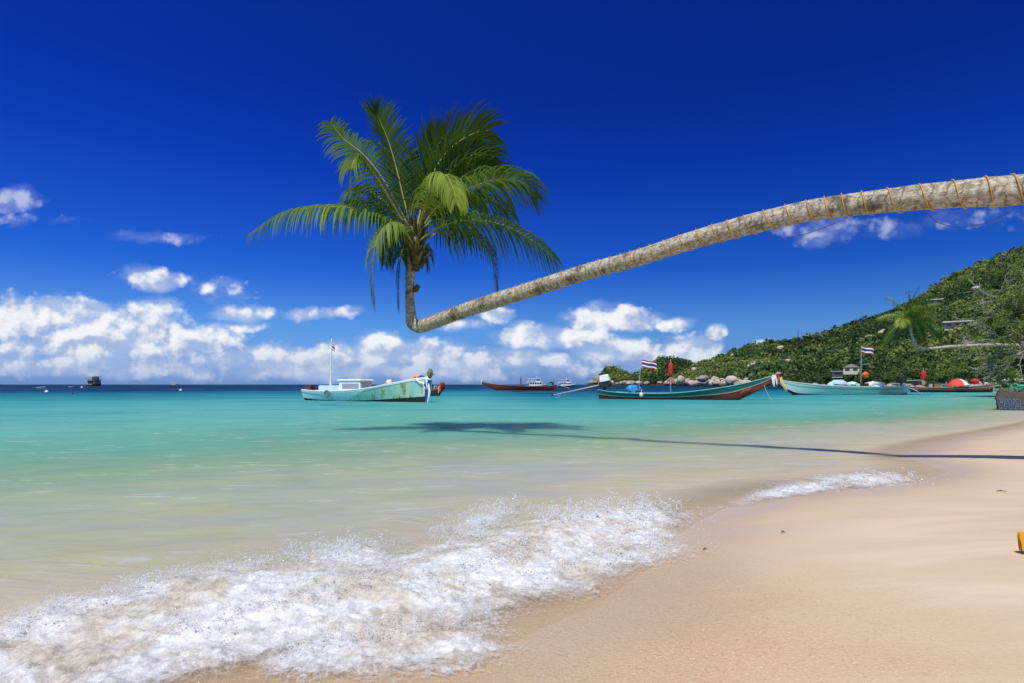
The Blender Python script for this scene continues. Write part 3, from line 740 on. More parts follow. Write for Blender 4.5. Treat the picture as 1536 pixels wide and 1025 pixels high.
def trunk_mat(name, lo, hi, ringscale):
    m, t, b = newmat(name)
    p = t.pos(); s = t.attr('along').outputs['Fac']
    n1 = t.noise(p, 2.6, 6, .65); n2 = t.noise(p, 14, 5, .7); n3 = t.noise(p, 60, 3, .6)
    an = t.attr('around').outputs['Fac']
    cv = t.n('ShaderNodeCombineXYZ'); t.put(cv.inputs[0], t.m('COSINE', an)); t.put(cv.inputs[1], t.m('SINE', an)); t.put(cv.inputs[2], t.m('MULTIPLY', s, .55))
    crack = t.noise(cv.outputs[0], 7, 6, .7, .4)
    wob = t.noise(cv.outputs[0], 1.8, 3, .6)
    ring = t.m('FRACT', t.m('ADD', t.m('MULTIPLY', wob, 1.1), t.m('MULTIPLY', s, ringscale)))
    groove = t.m('MULTIPLY', t.ss(ring, .16, .0), t.ss(n1, .30, .52))
    c = t.mix(t.ss(n2, .34, .66), lo, hi)
    c = t.mix(t.m('MULTIPLY', ring, .35), c, tuple(x * .62 for x in hi))
    c = t.mix(t.m('MULTIPLY', t.ss(crack, .55, .66), .38), c, (.09, .07, .05))
    c = t.mix(t.m('MULTIPLY', t.ss(n1, .53, .63), .80), c, (.11, .09, .065))
    c = t.mix(t.m('MULTIPLY', groove, .75), c, (.10, .08, .055))
    c = t.mix(t.m('MULTIPLY', t.ss(n3, .58, .72), .4), c, (.08, .07, .05))
    t.put(b.inputs['Base Color'], c); b.inputs['Roughness'].default_value = .85; b.inputs['Specular IOR Level'].default_value = .2
    h = t.m('ADD', t.m('MULTIPLY', n2, .6), t.m('MULTIPLY', groove, -1.0)); h = t.m('ADD', h, t.m('MULTIPLY', n3, .3)); h = t.m('ADD', h, t.m('MULTIPLY', t.ss(crack, .50, .66), -.35))
    t.put(b.inputs['Normal'], t.bump(h, .7, .03))
    return m
def trunk(parent, C, rad, mat, seg=20, rings=0):
    """C: centre line, rad: radius per point"""
    V, F, A, AR = [], [], [], []; prev = None; s = 0; n = len(C)
    for i, p in enumerate(C):
        if i: s += (C[i] - C[i - 1]).length
        T = (C[min(i + 1, n - 1)] - C[max(i - 1, 0)]).normalized()
        U = T.cross(Vector((0, 0, 1) if prev is None else (0, 0, 1))).normalized() if prev is None else (prev - T * prev.dot(T)).normalized()
        prev = U; W = T.cross(U)
        for k in range(seg):
            a = 2 * PI * k / seg
            dirv = U * math.cos(a) + W * math.sin(a)
            rr = rad[i] * (1 + .055 * mnoise.fractal(Vector((dirv.x * 1.5 + 3, dirv.y * 1.5 + s * 1.6, dirv.z * 1.5)), 1, 2, 3))
            if rings: rr *= 1 + .03 * abs(math.sin(s * rings * PI))
            V.append(p + dirv * rr); A.append(s); AR.append(a)
    for i in range(n - 1):
        for k in range(seg): F.append((i * seg + k, i * seg + (k + 1) % seg, (i + 1) * seg + (k + 1) % seg, (i + 1) * seg + k))
    return npmesh('trunk', np.array([tuple(v) for v in V]), np.array(F), mat, {'along': ('POINT', A), 'around': ('POINT', AR)}, True, parent)

A2 = Vector((5.96, 7.80)); B2 = Vector((-2.31, 14.28))
def onplane(px):
    """ground distance along the vertical plane the leaning trunk lies in"""
    r = (px - CX) / FL; d = B2 - A2
    t = (r * A2.y - A2.x) / (d.x - r * d.y)
    return A2.y + d.y * t
def lean(px, py): return at(px, py, onplane(px))
def make_palm():
    root = empty('leaning_palm', (0, 0, 0))
    tag(root, 'big leaning coconut palm with rope wound trunk arching over the water', 'palm tree')
    px = [(1536, 284, 22.3), (1490, 287, 21.3), (1440, 291, 20), (1390, 295.5, 18.6), (1340, 300.5, 17.6), (1290, 305.5, 16.7), (1240, 312, 15.9), (1190, 321.5, 15.4), (1140, 333, 15), (1090, 346, 14), (1040, 360, 13.2), (990, 376, 12.5), (940, 391.5, 12), (890, 405, 11.8), (840, 420.5, 11.6),
          (790, 436.5, 11.3), (740, 452, 11), (700, 465, 10.4), (665, 478, 9.9), (640, 487, 9.6), (628, 490, 9.8)]
    cl = [lean(a, b) for a, b, _ in px]; rd = [r / FL * onplane(a) for a, _, r in px]
    D = onplane(622)
    up = [(618.5, 484, 9.2), (616, 470, 7.6), (614.5, 450, 6.8), (615, 425, 6.6), (616.5, 400, 7.4), (620, 378, 9), (624, 356, 9)]
    cl += [at(a, b, D) for a, b, _ in up]; rd += [r / FL * D for _, _, r in up]
    pre = [Vector((11.5, 3.4, -.15)), Vector((11.45, 3.5, .8)), Vector((11.1, 3.8, 1.85)), Vector((10.2, 4.5, 2.8)), Vector((8.6, 5.7, 3.45))]
    cl = pre + cl; rd = [.34, .27, .25, .23, .21] + rd
    n = 330; C = catmull(cl, n); rad = [float(np.interp(i / n * (len(cl) - 1), range(len(cl)), rd)) for i in range(n + 1)]
    mat = trunk_mat('palm_bark', (.24, .19, .125), (.66, .60, .50), 6.0)
    trunk(root, C, rad, mat, 24)
    # old petiole stub on the upright stem
    s = at(624, 434, D - .05)
    MB().tube([at(617, 437, D - .02), s, at(627.5, 428.5, D - .08)], [.05, .075, .06], 8).build('petiole_stub', M_BOOT, root)
    # fibrous crown base with broken leaf boots
    cb = MB(); c0 = at(622, 372, D)
    cb.lathe((c0.x, c0.y, c0.z), [(.11, -.55), (.15, -.32), (.17, -.05), (.14, .15), (.08, .32), (.02, .5)], 14)
    for k in range(30):
        an = k * 2.4; z0 = -.48 + .035 * k
        dv = Vector((math.cos(an), math.sin(an), 0))
        b0 = c0 + dv * .13 + Vector((0, 0, z0)); cb.tube([b0, b0 + dv * .10 + Vector((0, 0, .18)), b0 + dv * .24 + Vector((0, 0, .36))], [.06, .045, .02], 6)
    cb.build('crown_base', M_BOOT, root)
    O = Vector((0, 0, 0)); K = (622, 358)
    def fr(path, **kw):
        frond(root, [at(a, b, D + dz) for a, b, dz in path], O, **kw)
    # left sweep (long, hanging leaflets)
    fr([(619, 362, 0), (590, 335, -.15), (540, 315, -.4), (480, 311, -.6), (425, 322, -.7), (378, 350, -.75)], L=.86, droop=.85, tint=.62, roll=.25, n=74)
    fr([(620, 360, .1), (600, 328, .25), (565, 308, .5), (530, 303, .7), (500, 310, .8)], L=.75, droop=.65, tint=.42, roll=.2, n=50)
    # upper left pair
    fr([(617, 350, .1), (598, 310, .2), (574, 268, .3), (545, 232, .4), (515, 208, .45), (496, 184, .45)], L=.72, droop=.42, tint=.34, roll=.8, wind=(-.05, 0, 0), n=64)
    fr([(616, 352, -.1), (590, 308, -.35), (562, 262, -.6), (540, 236, -.8), (528, 250, -.95), (526, 290, -1.0)], L=.55, droop=.8, tint=.58, roll=.3, n=46)
    # uprights
    fr([(619, 348, .05), (606, 300, .1), (594, 250, .15), (581, 208, .15), (569, 180, .15), (562, 163, .1)], L=.62, droop=.12, tint=.30, roll=.9, fwd=.85, n=66)
    fr([(621, 348, .3), (622, 300, .6), (632, 258, .8), (645, 222, 1.0), (655, 200, 1.1)], L=.60, droop=.10, tint=.25, roll=1.2, fwd=.8, n=52)
    # big upper right fan
    fr([(624, 348, .1), (638, 292, .2), (658, 245, .25), (684, 216, .3), (712, 200, .3), (732, 196, .3)], L=.86, droop=.18, tint=.24, roll=1.1, fwd=.75, wind=(.25, 0, .02), n=76)
    fr([(625, 350, .0), (646, 300, .0), (676, 258, .05), (706, 234, .1), (738, 232, .1)], L=.80, droop=.35, tint=.20, roll=.8, fwd=.7, wind=(.25, 0, 0), n=66)
    fr([(624, 350, .2), (632, 305, .35), (640, 262, .5), (652, 228, .6), (668, 202, .6)], L=.74, droop=.15, tint=.30, roll=1.0, fwd=.8, wind=(.15, 0, 0), n=60)
    fr([(627, 352, .1), (652, 308, .1), (690, 268, .15), (726, 250, .15), (752, 256, .1)], L=.78, droop=.45, tint=.28, roll=.6, fwd=.7, wind=(.25, 0, 0), n=62)
    fr([(616, 354, .2), (590, 318, .3), (560, 290, .4), (536, 282, .45), (520, 292, .5)], L=.66, droop=.6, tint=.30, roll=.5, n=50)
    # drooping over towards the camera
    fr([(626, 352, -.1), (640, 300, -.6), (656, 268, -1.1), (670, 264, -1.5), (680, 284, -1.8), (683, 304, -1.9)], L=.60, droop=1.0, tint=.85, roll=0, n=60)
    fr([(628, 352, -.1), (655, 312, -.2), (700, 285, -.3), (745, 270, -.35), (785, 274, -.4), (803, 296, -.4)], L=.90, droop=.55, tint=.50, roll=.35, n=74, wind=(.2, 0, 0))
    fr([(628, 354, .2), (660, 318, .5), (702, 300, .8), (745, 304, 1.0), (770, 328, 1.1)], L=.80, droop=.75, tint=.35, roll=.2, n=56)
    # right sweep
    fr([(628, 362, -.1), (660, 340, -.25), (705, 330, -.4), (755, 338, -.5), (800, 362, -.55), (832, 388, -.55)], L=.92, droop=.85, tint=.50, roll=.25, n=78, wind=(.15, 0, 0))
    fr([(628, 364, .3), (664, 348, .6), (704, 350, .9), (732, 372, 1.0), (745, 410, 1.0), (748, 436, 1.0)], L=.62, droop=.9, tint=.15, roll=.1, n=58)
    # hanging in front, left
    fr([(620, 368, -.15), (604, 344, -.5), (582, 338, -.8), (565, 362, -.95), (559, 410, -1.0), (563, 455, -1.0)], L=.62, droop=1.0, tint=.80, roll=.1, n=58)
    fr([(617, 380, -.1), (606, 372, -.25), (600, 395, -.35), (598, 430, -.4), (599, 462, -.4)], L=.42, droop=1.1, tint=.18, roll=.1, n=42)
    fr([(617, 372, .2), (600, 352, .5), (585, 365, .7), (578, 395, .8)], L=.5, droop=1.0, tint=.28, roll=.1, n=36)
    fr([(626, 380, .1), (637, 372, .2), (643, 390, .25), (642, 408, .25)], L=.34, droop=1.1, tint=.3, roll=.1, n=26)
    # rope wound round the trunk
    rope = MB(); pts = []
    cum = [0]
    for i in range(1, n + 1): cum.append(cum[-1] + (C[i] - C[i - 1]).length)
    bend = int((len(pre) + 20.0) / (len(cl) - 1) * n)
    i0 = int((len(pre) - 2) / (len(cl) - 1) * n); s = cum[i0]; ang = 0.9
    while s < cum[bend] - .15:
        i = min(max(int(np.searchsorted(cum, s)) - 1, 0), n - 1); f = (s - cum[i]) / max(1e-6, cum[i + 1] - cum[i])
        p = C[i].lerp(C[i + 1], f); T = (C[i + 1] - C[i]).normalized(); U = T.cross(Vector((0, 0, 1))).normalized(); W = U.cross(T)
        r = lerp(rad[i], rad[i + 1], f) * 1.035 + .010
        frac = (s - cum[i0]) / (cum[bend] - cum[i0]); pitch = interp(frac, [0, .12, .35, .6, 1], [.46, .44, .34, .24, .17]) * (1 + .16 * math.sin(ang * .17) + .12 * math.sin(ang * .073 + 1))
        pts.append(p + (U * math.cos(ang) + W * math.sin(ang)) * r)
        ang -= .28; s += pitch * .28 / (2 * PI)
    rope.tube(pts, [lerp(.011, .0055, min(1, i / len(pts) * 2.2)) for i in range(len(pts))], 6)
    mr, t, b = newmat('rope'); o = t.pos(); b.inputs['Roughness'].default_value = .7
    t.put(b.inputs['Base Color'], t.mix(t.noise(o, 9, 4, .6), (.40, .22, .03), (.72, .42, .06))); t.put(b.inputs['Normal'], t.bump(t.noise(o, 160, 2), .5, .01))
    tag(rope.build('rope', mr), 'golden yellow rope wound in a spiral around the leaning trunk', 'rope')
    # loose wires hanging below the trunk
    M_WIRE = paint('wire', (.03, .03, .035), .5, .1)
    def wire(a, lab):
        P = [at(x, y, onplane(x) - .1) for x, y in a]
        tag(MB().tube(catmull(P, 24), .0045, 5).build('wire', M_WIRE), lab, 'wire')
    wire([(1262, 331), (1240, 340), (1205, 352), (1170, 358), (1150, 352), (1146, 344)], 'thin dark wire sagging below the middle of the leaning trunk')
    wire([(1540, 300), (1515, 317), (1480, 334), (1440, 341), (1405, 333), (1385, 312)], 'thin dark wire sagging below the thick end of the leaning trunk')
make_palm()

def far_palm():
    root = empty('leaning_palm', (0, 0, 0)); D = 66
    tag(root, 'far coconut palm leaning out before the hillside with horizontal trunk', 'palm tree')
    mat = trunk_mat('far_palm_bark', (.40, .35, .28), (.62, .57, .50), 3)
    cl = [at(1600, 566, D + 4), at(1590, 545, D + 3), at(1560, 525, D + 2), at(1520, 518, D + 1), at(1475, 518, D), at(1430, 520, D), at(1392, 523, D), at(1376, 521, D), at(1371, 512, D), at(1367, 500, D), at(1365, 486, D)]
    C = catmull(cl, 80); rd = [.30, .22, .2, .19, .18, .17, .16, .16, .15, .15, .2]
    trunk(root, C, [float(np.interp(i / 80 * 10, range(11), rd)) for i in range(81)], mat, 10)
    c0 = at(1365, 486, D)
    MB().lathe(c0, [(.15, -.4), (.22, -.1), (.16, .2), (.05, .45)], 10).build('crown_base', M_BOOT, root)
    O = Vector((0, 0, 0))
    rn = random.Random(5); h0 = at(1366, 484, D)
    for k in range(20):
        az = k * 2.39996 + rn.uniform(-.2, .2); f = k / 19; el = lerp(1.5, -.30, f) + rn.uniform(-.1, .1); ln = lerp(3.9, 3.7, f) * rn.uniform(.85, 1.1)
        dv = Vector((math.cos(az) * math.cos(el), math.sin(az) * math.cos(el), math.sin(el))); p = h0.copy(); P = [p.copy()]
        for q in range(5):
            p = p + dv * ln / 5; P.append(p.copy()); dv = (dv + Vector((.05, 0, -.24 - .10 * f))).normalized()
        frond(root, P, O, .92, .75, .45, rn.choice([.45, .6, .8, .95]) if f < .75 else rn.uniform(.15, .4), n=40, w=.034, wind=(.06, 0, 0))
far_palm()

# ------------------------------------------------------------------ trees by the far shore
M_BARK = paint('bark', (.36, .32, .28), .9, .5, (.12, .10, .08), 2, .2, .5)
M_BARKG = paint('bare_bark', (.42, .39, .35), .85, .5, (.18, .15, .13), 2, .2, .5)
def grow(mb, p, d, L, r, depth, tips, spread, up, rnd, sides=6):
    n = 4; pts = [p]; q = p.copy(); dd = d.copy()
    for i in range(n):
        dd = (dd + Vector((rnd.gauss(0, .13), rnd.gauss(0, .13), rnd.gauss(0, .13) + up))).normalized(); q = q + dd * (L / n); pts.append(q.copy())
    mb.tube(pts, [max(.013, lerp(r, r * .62, i / n)) for i in range(n + 1)], sides if depth > 1 else 4)
    if depth == 0: tips.append(q); return
    for k in range(rnd.choice([2, 3, 3])):
        j = rnd.choice([2, 3, 4]); b = pts[j]
        nd = (dd + Vector((rnd.gauss(0, spread), rnd.gauss(0, spread), rnd.gauss(0, spread * .8)))).normalized()
        grow(mb, b, nd, L * rnd.uniform(.6, .82), r * rnd.uniform(.5, .66), depth - 1, tips, spread, up, rnd, sides)
    tips.append(q)
def tree(name, loc, h, cw, label, seed, group='broadleaf trees on the shore behind the red boats', tint=.42, k=900):
    rnd = random.Random(seed); e = empty(name, loc); tag(e, label, 'tree', group)
    mb = MB(); tips = []
    grow(mb, Vector((0, 0, -.4)), Vector((rnd.uniform(-.2, .2), rnd.uniform(-.2, .2), 1)).normalized(), h * .42, h * .035, 3, tips, .55, .03, rnd)
    mb.build('trunk', M_BARK, e)
    C = np.array([tuple(t) for t in tips]); sel = C[rng.choice(len(C), min(len(C), 22), replace=False)]
    extra = np.stack([rng.normal(0, cw * .3, 10), rng.normal(0, cw * .3, 10), rng.uniform(h * .25, h * .85, 10)], 1)
    C = np.concatenate([sel, extra]); C[:, :2] *= np.minimum(1, cw * .55 / np.maximum(np.hypot(C[:, 0], C[:, 1]), 1e-3))[:, None]; C[:, 2] = np.clip(C[:, 2], h * .2, h * .92)
    V, F, T = clumps(C, rng.uniform(.5, 1.1, len(C)) * cw * .2, int(k / 8), np.clip(tint + rng.normal(0, .14, len(C)), 0, 1), .20)
    npmesh('crown', V, F, M_LEAF, {'tint': ('FACE', T)}, parent=e)
for i, (px, D, h, cw, ti, lab) in enumerate([
    (1296, 205, 5, 6, .30, 'dark round shore tree directly behind the aqua boat flag pole'), (1330, 178, 4.2, 5, .42, 'low green shore tree left of the aqua boat engine'), (1362, 160, 5, 5.5, .36, 'green shore tree between the aqua boat engine and the red flag'),
    (1392, 142, 4.6, 5.5, .45, 'mid green shore tree behind the small red flag'), (1420, 130, 5.2, 6, .52, 'yellow green shore tree left of the red umbrella'), (1448, 124, 5.5, 5, .5, 'light green shore tree right behind the red umbrella'),
    (1474, 118, 5.6, 5.5, .30, 'dark shore tree under the bare branches'), (1500, 112, 6.2, 6, .18, 'very dark tree at the foot of the bare tree'), (1528, 104, 7.5, 6.5, .15, 'tall dark tree at the right picture edge'),
    (1560, 100, 8, 7, .3, 'dense tree just outside the right edge'), (1238, 255, 4.6, 6, .34, 'dark low shore tree left of the cream hut')]):
    tree('shore_tree', ((px - CX) / FL * D, D, .7), h, cw, lab, 20 + i, tint=ti)
def bare_tree():
    rnd = random.Random(12); D = 56
    base = Vector(((1562 - CX) / FL * D, D, .2)); e = empty('bare_tree', base)
    tag(e, 'large grey half bare tree with tangled branches and few leaf tufts', 'tree')
    mb = MB(); tips = []
    top = Vector((-1.6, 0, 5.0))
    mb.tube([(0, 0, -.4), (-.5, .1, 2.0), tuple(top)], [.34, .28, .22], 10)
    for (tx, ty, d0) in ((1500, 455, -.8), (1478, 500, .3), (1508, 436, .5), (1530, 440, -.2), (1490, 540, -.6), (1520, 480, -1.2), (1480, 470, 1.0), (1550, 425, 0), (1476, 530, .5)):
        tgt = at(tx, ty, D + d0) - base; st = top.lerp(Vector((-.5, .1, 2.0)), rnd.uniform(0, .8)); d = (tgt - st)
        grow(mb, st, d.normalized(), d.length * .56, .085, 5, tips, .55, .0, rnd, 5)
    mb.build('trunk', M_BARKG, e)
    C = np.array([tuple(t) for t in tips]); px = CX + FL * (C[:, 0] + base.x) / (C[:, 1] + base.y); py = HY - FL * (C[:, 2] + base.z - EYE) / (C[:, 1] + base.y)
    w = smooth(1478, 1530, px) * .8 + (((px - 1495) / 26) ** 2 + ((py - 483) / 10) ** 2 < 1) * .9 + (((px - 1490) / 22) ** 2 + ((py - 432) / 9) ** 2 < 1) * .6
    C = C[rng.random(len(C)) < np.clip(w * .5 + .10, 0, 1)]
    V, F, T = clumps(C, rng.uniform(.25, .5, len(C)), 34, np.clip(.72 + rng.normal(0, .2, len(C)), 0, 1), .24)
    npmesh('crown', V, F, M_LEAF, {'tint': ('FACE', T)}, parent=e)
bare_tree()

# ------------------------------------------------------------------ boats
def section(x, L, p):
    """hull profile at x in 0..L (0 = stern): keel z, half beam, sheer z"""
    f = x / L
    keel = float(np.interp(f, p['kf'], p['kz'])); hb = float(np.interp(f, p['bf'], p['bw'])); sh = float(np.interp(f, p['sf'], p['sz']))
    return keel, hb, sh
def hull_parts(e, L, p, bands, n=44, m=12, inner=None, gun=None, gr=.035):
    """bands: list of (name, v0, v1, material, proud) running from keel (0) to sheer (1)"""
    xs = [L * (i / n) for i in range(n + 1)]
    sm = {}
    for key in ('k', 'b', 's'):
        a = p[key + 'f']; b = p[key + ('z' if key != 'b' else 'w')]
        cc = catmull([Vector((u, w, 0)) for u, w in zip(a, b)], 200); sm[key] = ([c.x for c in cc], [c.y for c in cc])
    def sec(x):
        f = x / L
        return tuple(float(np.interp(f, *sm[k])) for k in ('k', 'b', 's'))
    def pt(x, v, side, off=0):
        k, hb, sh = sec(x); y = max(.02, hb) * (v ** .55) * (1 - .10 * (1 - v)) + off; z = k + (sh - k) * v
        rake = p.get('rake', 0) * (1 - v) * smooth(.7, 1.0, x / L)
        return Vector((x - float(rake), side * y, z))
    for (nm, v0, v1, mt, off, *cut) in bands:
        xa, xb = cut[0] if cut else (1, 1)
        b = MB(); mm = max(2, int(m * (v1 - v0)) + 1)
        rows = [v0 + (v1 - v0) * j / mm for j in range(mm + 1)]
        for side in (-1, 1):
            vs = [pt(x * lerp(xa, xb, (v - v0) / (v1 - v0)), v, side, off) for x in xs for v in rows]; w = mm + 1
            b.add(vs, [(i * w + j, (i + 1) * w + j, (i + 1) * w + j + 1, i * w + j + 1) for i in range(n) for j in range(mm)])
        # transom
        vs = [pt(0, v, -1, off) for v in rows] + [pt(0, v, 1, off) for v in rows]; w = mm + 1
        b.add(vs, [(j, j + 1, w + j + 1, w + j) for j in range(mm)])
        vs = [pt(L * xb, v, -1, off) for v in rows] + [pt(L * xb, v, 1, off) for v in rows]
        if not cut: b.add(vs, [(j, j + 1, w + j + 1, w + j) for j in range(mm)])
        b.build(nm, mt, e)
    # inside skin and floor
    b = MB(); vs = []
    for x in xs:
        k, hb, sh = sec(x); yi = max(.008, hb - .05); fl = max(k + .12, min(sh - .05, .02 + max(0, k)))
        vv = max(0.0, (fl - k) / max(.02, sh - k)); yf = max(.004, min(yi * .9, max(.02, hb) * (vv ** .55) * (1 - .10 * (1 - vv)) - .05))
        for y, z in ((-yi, sh - .01), (-yf, fl), (yf, fl), (yi, sh - .01)): vs.append((x + (.04 if x == 0 else 0), y, z))
    b.add(vs, [(i * 4 + j, i * 4 + j + 1, i * 4 + j + 5, i * 4 + j + 4) for i in range(n) for j in range(3)] + [(0, 1, 2, 3)])
    b.build('inner_hull', inner, e)
    if gun:
        b = MB()
        for side in (-1, 1): b.tube([(x, side * max(.02, sec(x)[1] - .015), sec(x)[2] + .012) for x in xs], gr, 6)
        b.tube([(0, -sec(0)[1], sec(0)[2] + .01), (0, sec(0)[1], sec(0)[2] + .01)], gr, 6)
        b.build('gunwale', gun, e)
    return sec
def thwarts(e, sec, xs, mt):
    for x in xs:
        k, hb, sh = sec(x)
        MB().box((x, 0, sh - .12), (.24, 2 * hb - .12, .04)).build('thwart', mt, e, False)
def flag_mesh(w, h, stripes, mats, seed=0, sag=.25, dirx=1):
    b = MB(); nx = 14; rows = [0]
    for s, _ in stripes: rows.append(rows[-1] + s)
    tot = rows[-1]; ys = []
    mi = []
    for (s, k) in stripes:
        for q in range(max(1, int(round(s)) * 2)): mi.append(k)
    ny = len(mi)
    vs = []
    for i in range(nx + 1):
        f = i / nx
        for j in range(ny + 1):
            g = j / ny
            vs.append((dirx * f * w, .10 * w * math.sin(f * 7 + seed + g * .8) * f ** .5, -g * h - sag * h * f ** 1.4 + .04 * h * math.sin(f * 9 + seed)))
    for i in range(nx):
        for j in range(ny):
            a = i * (ny + 1) + j
            b.f.append((a, a + 1, a + ny + 2, a + ny + 1)); b.mi.append(mi[j])
    b.v = vs
    return b
M_RED = paint('flag_red', (.55, .02, .03), .8, .1); M_WHT = paint('flag_white', (.85, .85, .85), .8, .1); M_NAVY = paint('flag_navy', (.03, .04, .22), .8, .1)
THAI = [(1, 0), (1, 1), (2, 2), (1, 1), (1, 0)]
def national_flag(e, pos, w, h, seed=0, dirx=1, sag=.25, tilt=0):
    o = flag_mesh(w, h, THAI, None, seed, sag, dirx).build('flag', [M_RED, M_WHT, M_NAVY], e, loc=pos)
    o.rotation_euler = (0, tilt, 0)
    return o
M_WOOD = paint('boat_wood', (.27, .17, .10), .7, .5, (.10, .06, .04), 4, .3, .4)
M_DARK = paint('tar_black', (.018, .017, .018), .6, .3)
M_STEELP = paint('pole_steel', (.45, .47, .50), .4, .3)
M_POLEW = paint('pole_white', (.72, .76, .80), .5, .25)
M_BLACK = paint('engine_black', (.02, .02, .022), .4, .4, (.08, .06, .05))
M_COVER = paint('engine_cover', (.80, .80, .79), .45, .25)
M_ROPE2 = paint('mooring_line', (.42, .40, .34), .8, .3)
M_ROPEW = paint('pale_line', (.72, .76, .74), .8, .2)
LT = dict(kf=[0, .08, .3, .6, .78, .86, .93, 1], kz=[-.16, -.26, -.32, -.30, -.16, .28, .82, 1.42],
          bf=[0, .1, .3, .5, .7, .85, .95, 1], bw=[.42, .62, .80, .86, .74, .42, .14, .03],
          sf=[0, .1, .25, .45, .6, .72, .85, 1], sz=[.66, .54, .48, .52, .68, .90, 1.26, 1.62])
def scaled(p, **kw):
    q = {k: (list(v) if isinstance(v, list) else v) for k, v in p.items()}
    for k, v in kw.items(): q[k] = [x * v for x in q[k]] if not isinstance(v, list) else v
    return q
def place(name, label, stern, bow, cat='longtail boat', group=None):
    """stern, bow: (px, D) of the two ends at water level"""
    s = Vector(((stern[0] - CX) / FL * stern[1], stern[1], 0)); b = Vector(((bow[0] - CX) / FL * bow[1], bow[1], 0))
    v = b - s; e = empty(name, s, math.atan2(v.y, v.x)); tag(e, label, cat, group)
    return e, v.length
def ribbons(e, x, z, cols, r=.10, tails=True, seed=1):
    """cloth garlands tied round the bow post"""
    rn = random.Random(seed)
    for i, mt in enumerate(cols):
        b = MB(); zz = z - i * .13
        ring = []
        for k in range(17):
            a = k / 16 * 2 * PI; ring.append((x - i * .09 + r * math.cos(a) * 1.15, (r + .02) * math.sin(a), zz + .03 * math.sin(3 * a)))
        b.tube(ring, .06, 6)
        if tails:
            for k in range(3):
                y = (-1 if k % 2 == 0 else 1) * (r + .05); q = [(x - i * .09 + rn.uniform(-.08, .08), y, zz)]
                for j in range(4): q.append((q[-1][0] + rn.uniform(-.07, .09), q[-1][1] * 1.04, q[-1][2] - .17))
                b.tube(q, [.05, .07, .06, .05, .02], 5)
        b.build('bow_ribbon', mt, e)
def longtail_engine(e, x, z, shaft_to, cover, yaw=0, big=1.0):
    """engine block pivoted on the stern post with its long propeller shaft"""
    k = big
    b = MB(); b.box((x, 0, z - .28 * k), (.16, .16, .6 * k)).box((x, 0, z + .05), (.75 * k, .42 * k, .34 * k)).box((x + .12 * k, 0, z + .30 * k), (.5 * k, .34 * k, .2 * k))
    b.tube([(x + .35 * k, .1, z + .1), (x + .85 * k, .12, z + .30)], .025, 6); b.tube([(x - .3 * k, .16 * k, z + .15), (x - .3 * k, .2 * k, z + .62 * k)], .045 * k, 7)
    b.lathe((x + .36 * k, 0, z + .08), [(.20 * k, 0), (.20 * k, .08)], 14, axis='X')
    eng = b.build('engine', M_BLACK, e)
    if cover:
        c = MB(); c.box((x + .02, 0, z + .50 * k), (.78 * k, .52 * k, .50 * k), taper=.78, ry=-.18)
        o = c.build('engine_cover', cover, eng)
        bv = o.modifiers.new('b', 'BEVEL'); bv.width = .05; bv.segments = 2
    s = Vector((x - .3 * k, 0, z + .02)); t = Vector(shaft_to)
    sh = MB().tube([s, s.lerp(t, .5), t], [.055, .045, .032], 8)
    d = (t - s).normalized(); up = Vector((0, 0, 1))
    sh.tube([s.lerp(t, .82) + up * .0, s.lerp(t, .86) - up * .22, s.lerp(t, .9)], .02, 5)
    so = sh.build('propeller_shaft', M_STEELP, e)
    pr = MB(); u = d.cross(up).normalized(); w = d.cross(u)
    pr.tube([t - d * .08, t + d * .12], [.05, .03], 8)
    for i in range(3):
        a = i * 2 * PI / 3; q = u * math.cos(a) + w * math.sin(a); q2 = u * math.cos(a + .7) + w * math.sin(a + .7)
        pr.add([t, t + q * .18 + d * .03, t + q * .2 + q2 * .1, t + q2 * .12 - d * .03], [(0, 1, 2, 3)])
    pr.build('propeller', M_BLACK, so)

# --- teal longtail, centre right
M_TEAL = paint('teal_paint', (.015, .155, .14), .5, .5, (.01, .05, .05), 2.2, .4, .2, True); M_TEALL = paint('teal_rail', (.05, .36, .31), .5, .35, (.02, .12, .11), 2.5)
M_MAROON = paint('maroon_paint', (.26, .045, .03), .6, .6, (.06, .03, .025), 1.6, .35, .25, True); M_STRIPE = paint('stripe_paint', (.50, .46, .36), .6, .45)
M_ORNG = paint('cloth_orange', (.72, .13, .03), .8, .25); M_YEL = paint('cloth_yellow', (.66, .52, .08), .8, .25); M_BLUEC = paint('cloth_blue', (.04, .07, .38), .8, .25); M_REDC = paint('cloth_red', (.62, .025, .02), .8, .2)
M_WCL = paint('cloth_white', (.80, .80, .80), .8, .2)
M_TARPB = paint('tarp_blue', (.03, .30, .62), .55, .3); M_TARPW = paint('tarp_white', (.70, .74, .77), .6, .3); M_TARPG = paint('tarp_green', (.10, .40, .26), .6, .4)
def local(e, px, py, D):
    return e.matrix_basis.inverted() @ at(px, py, D)
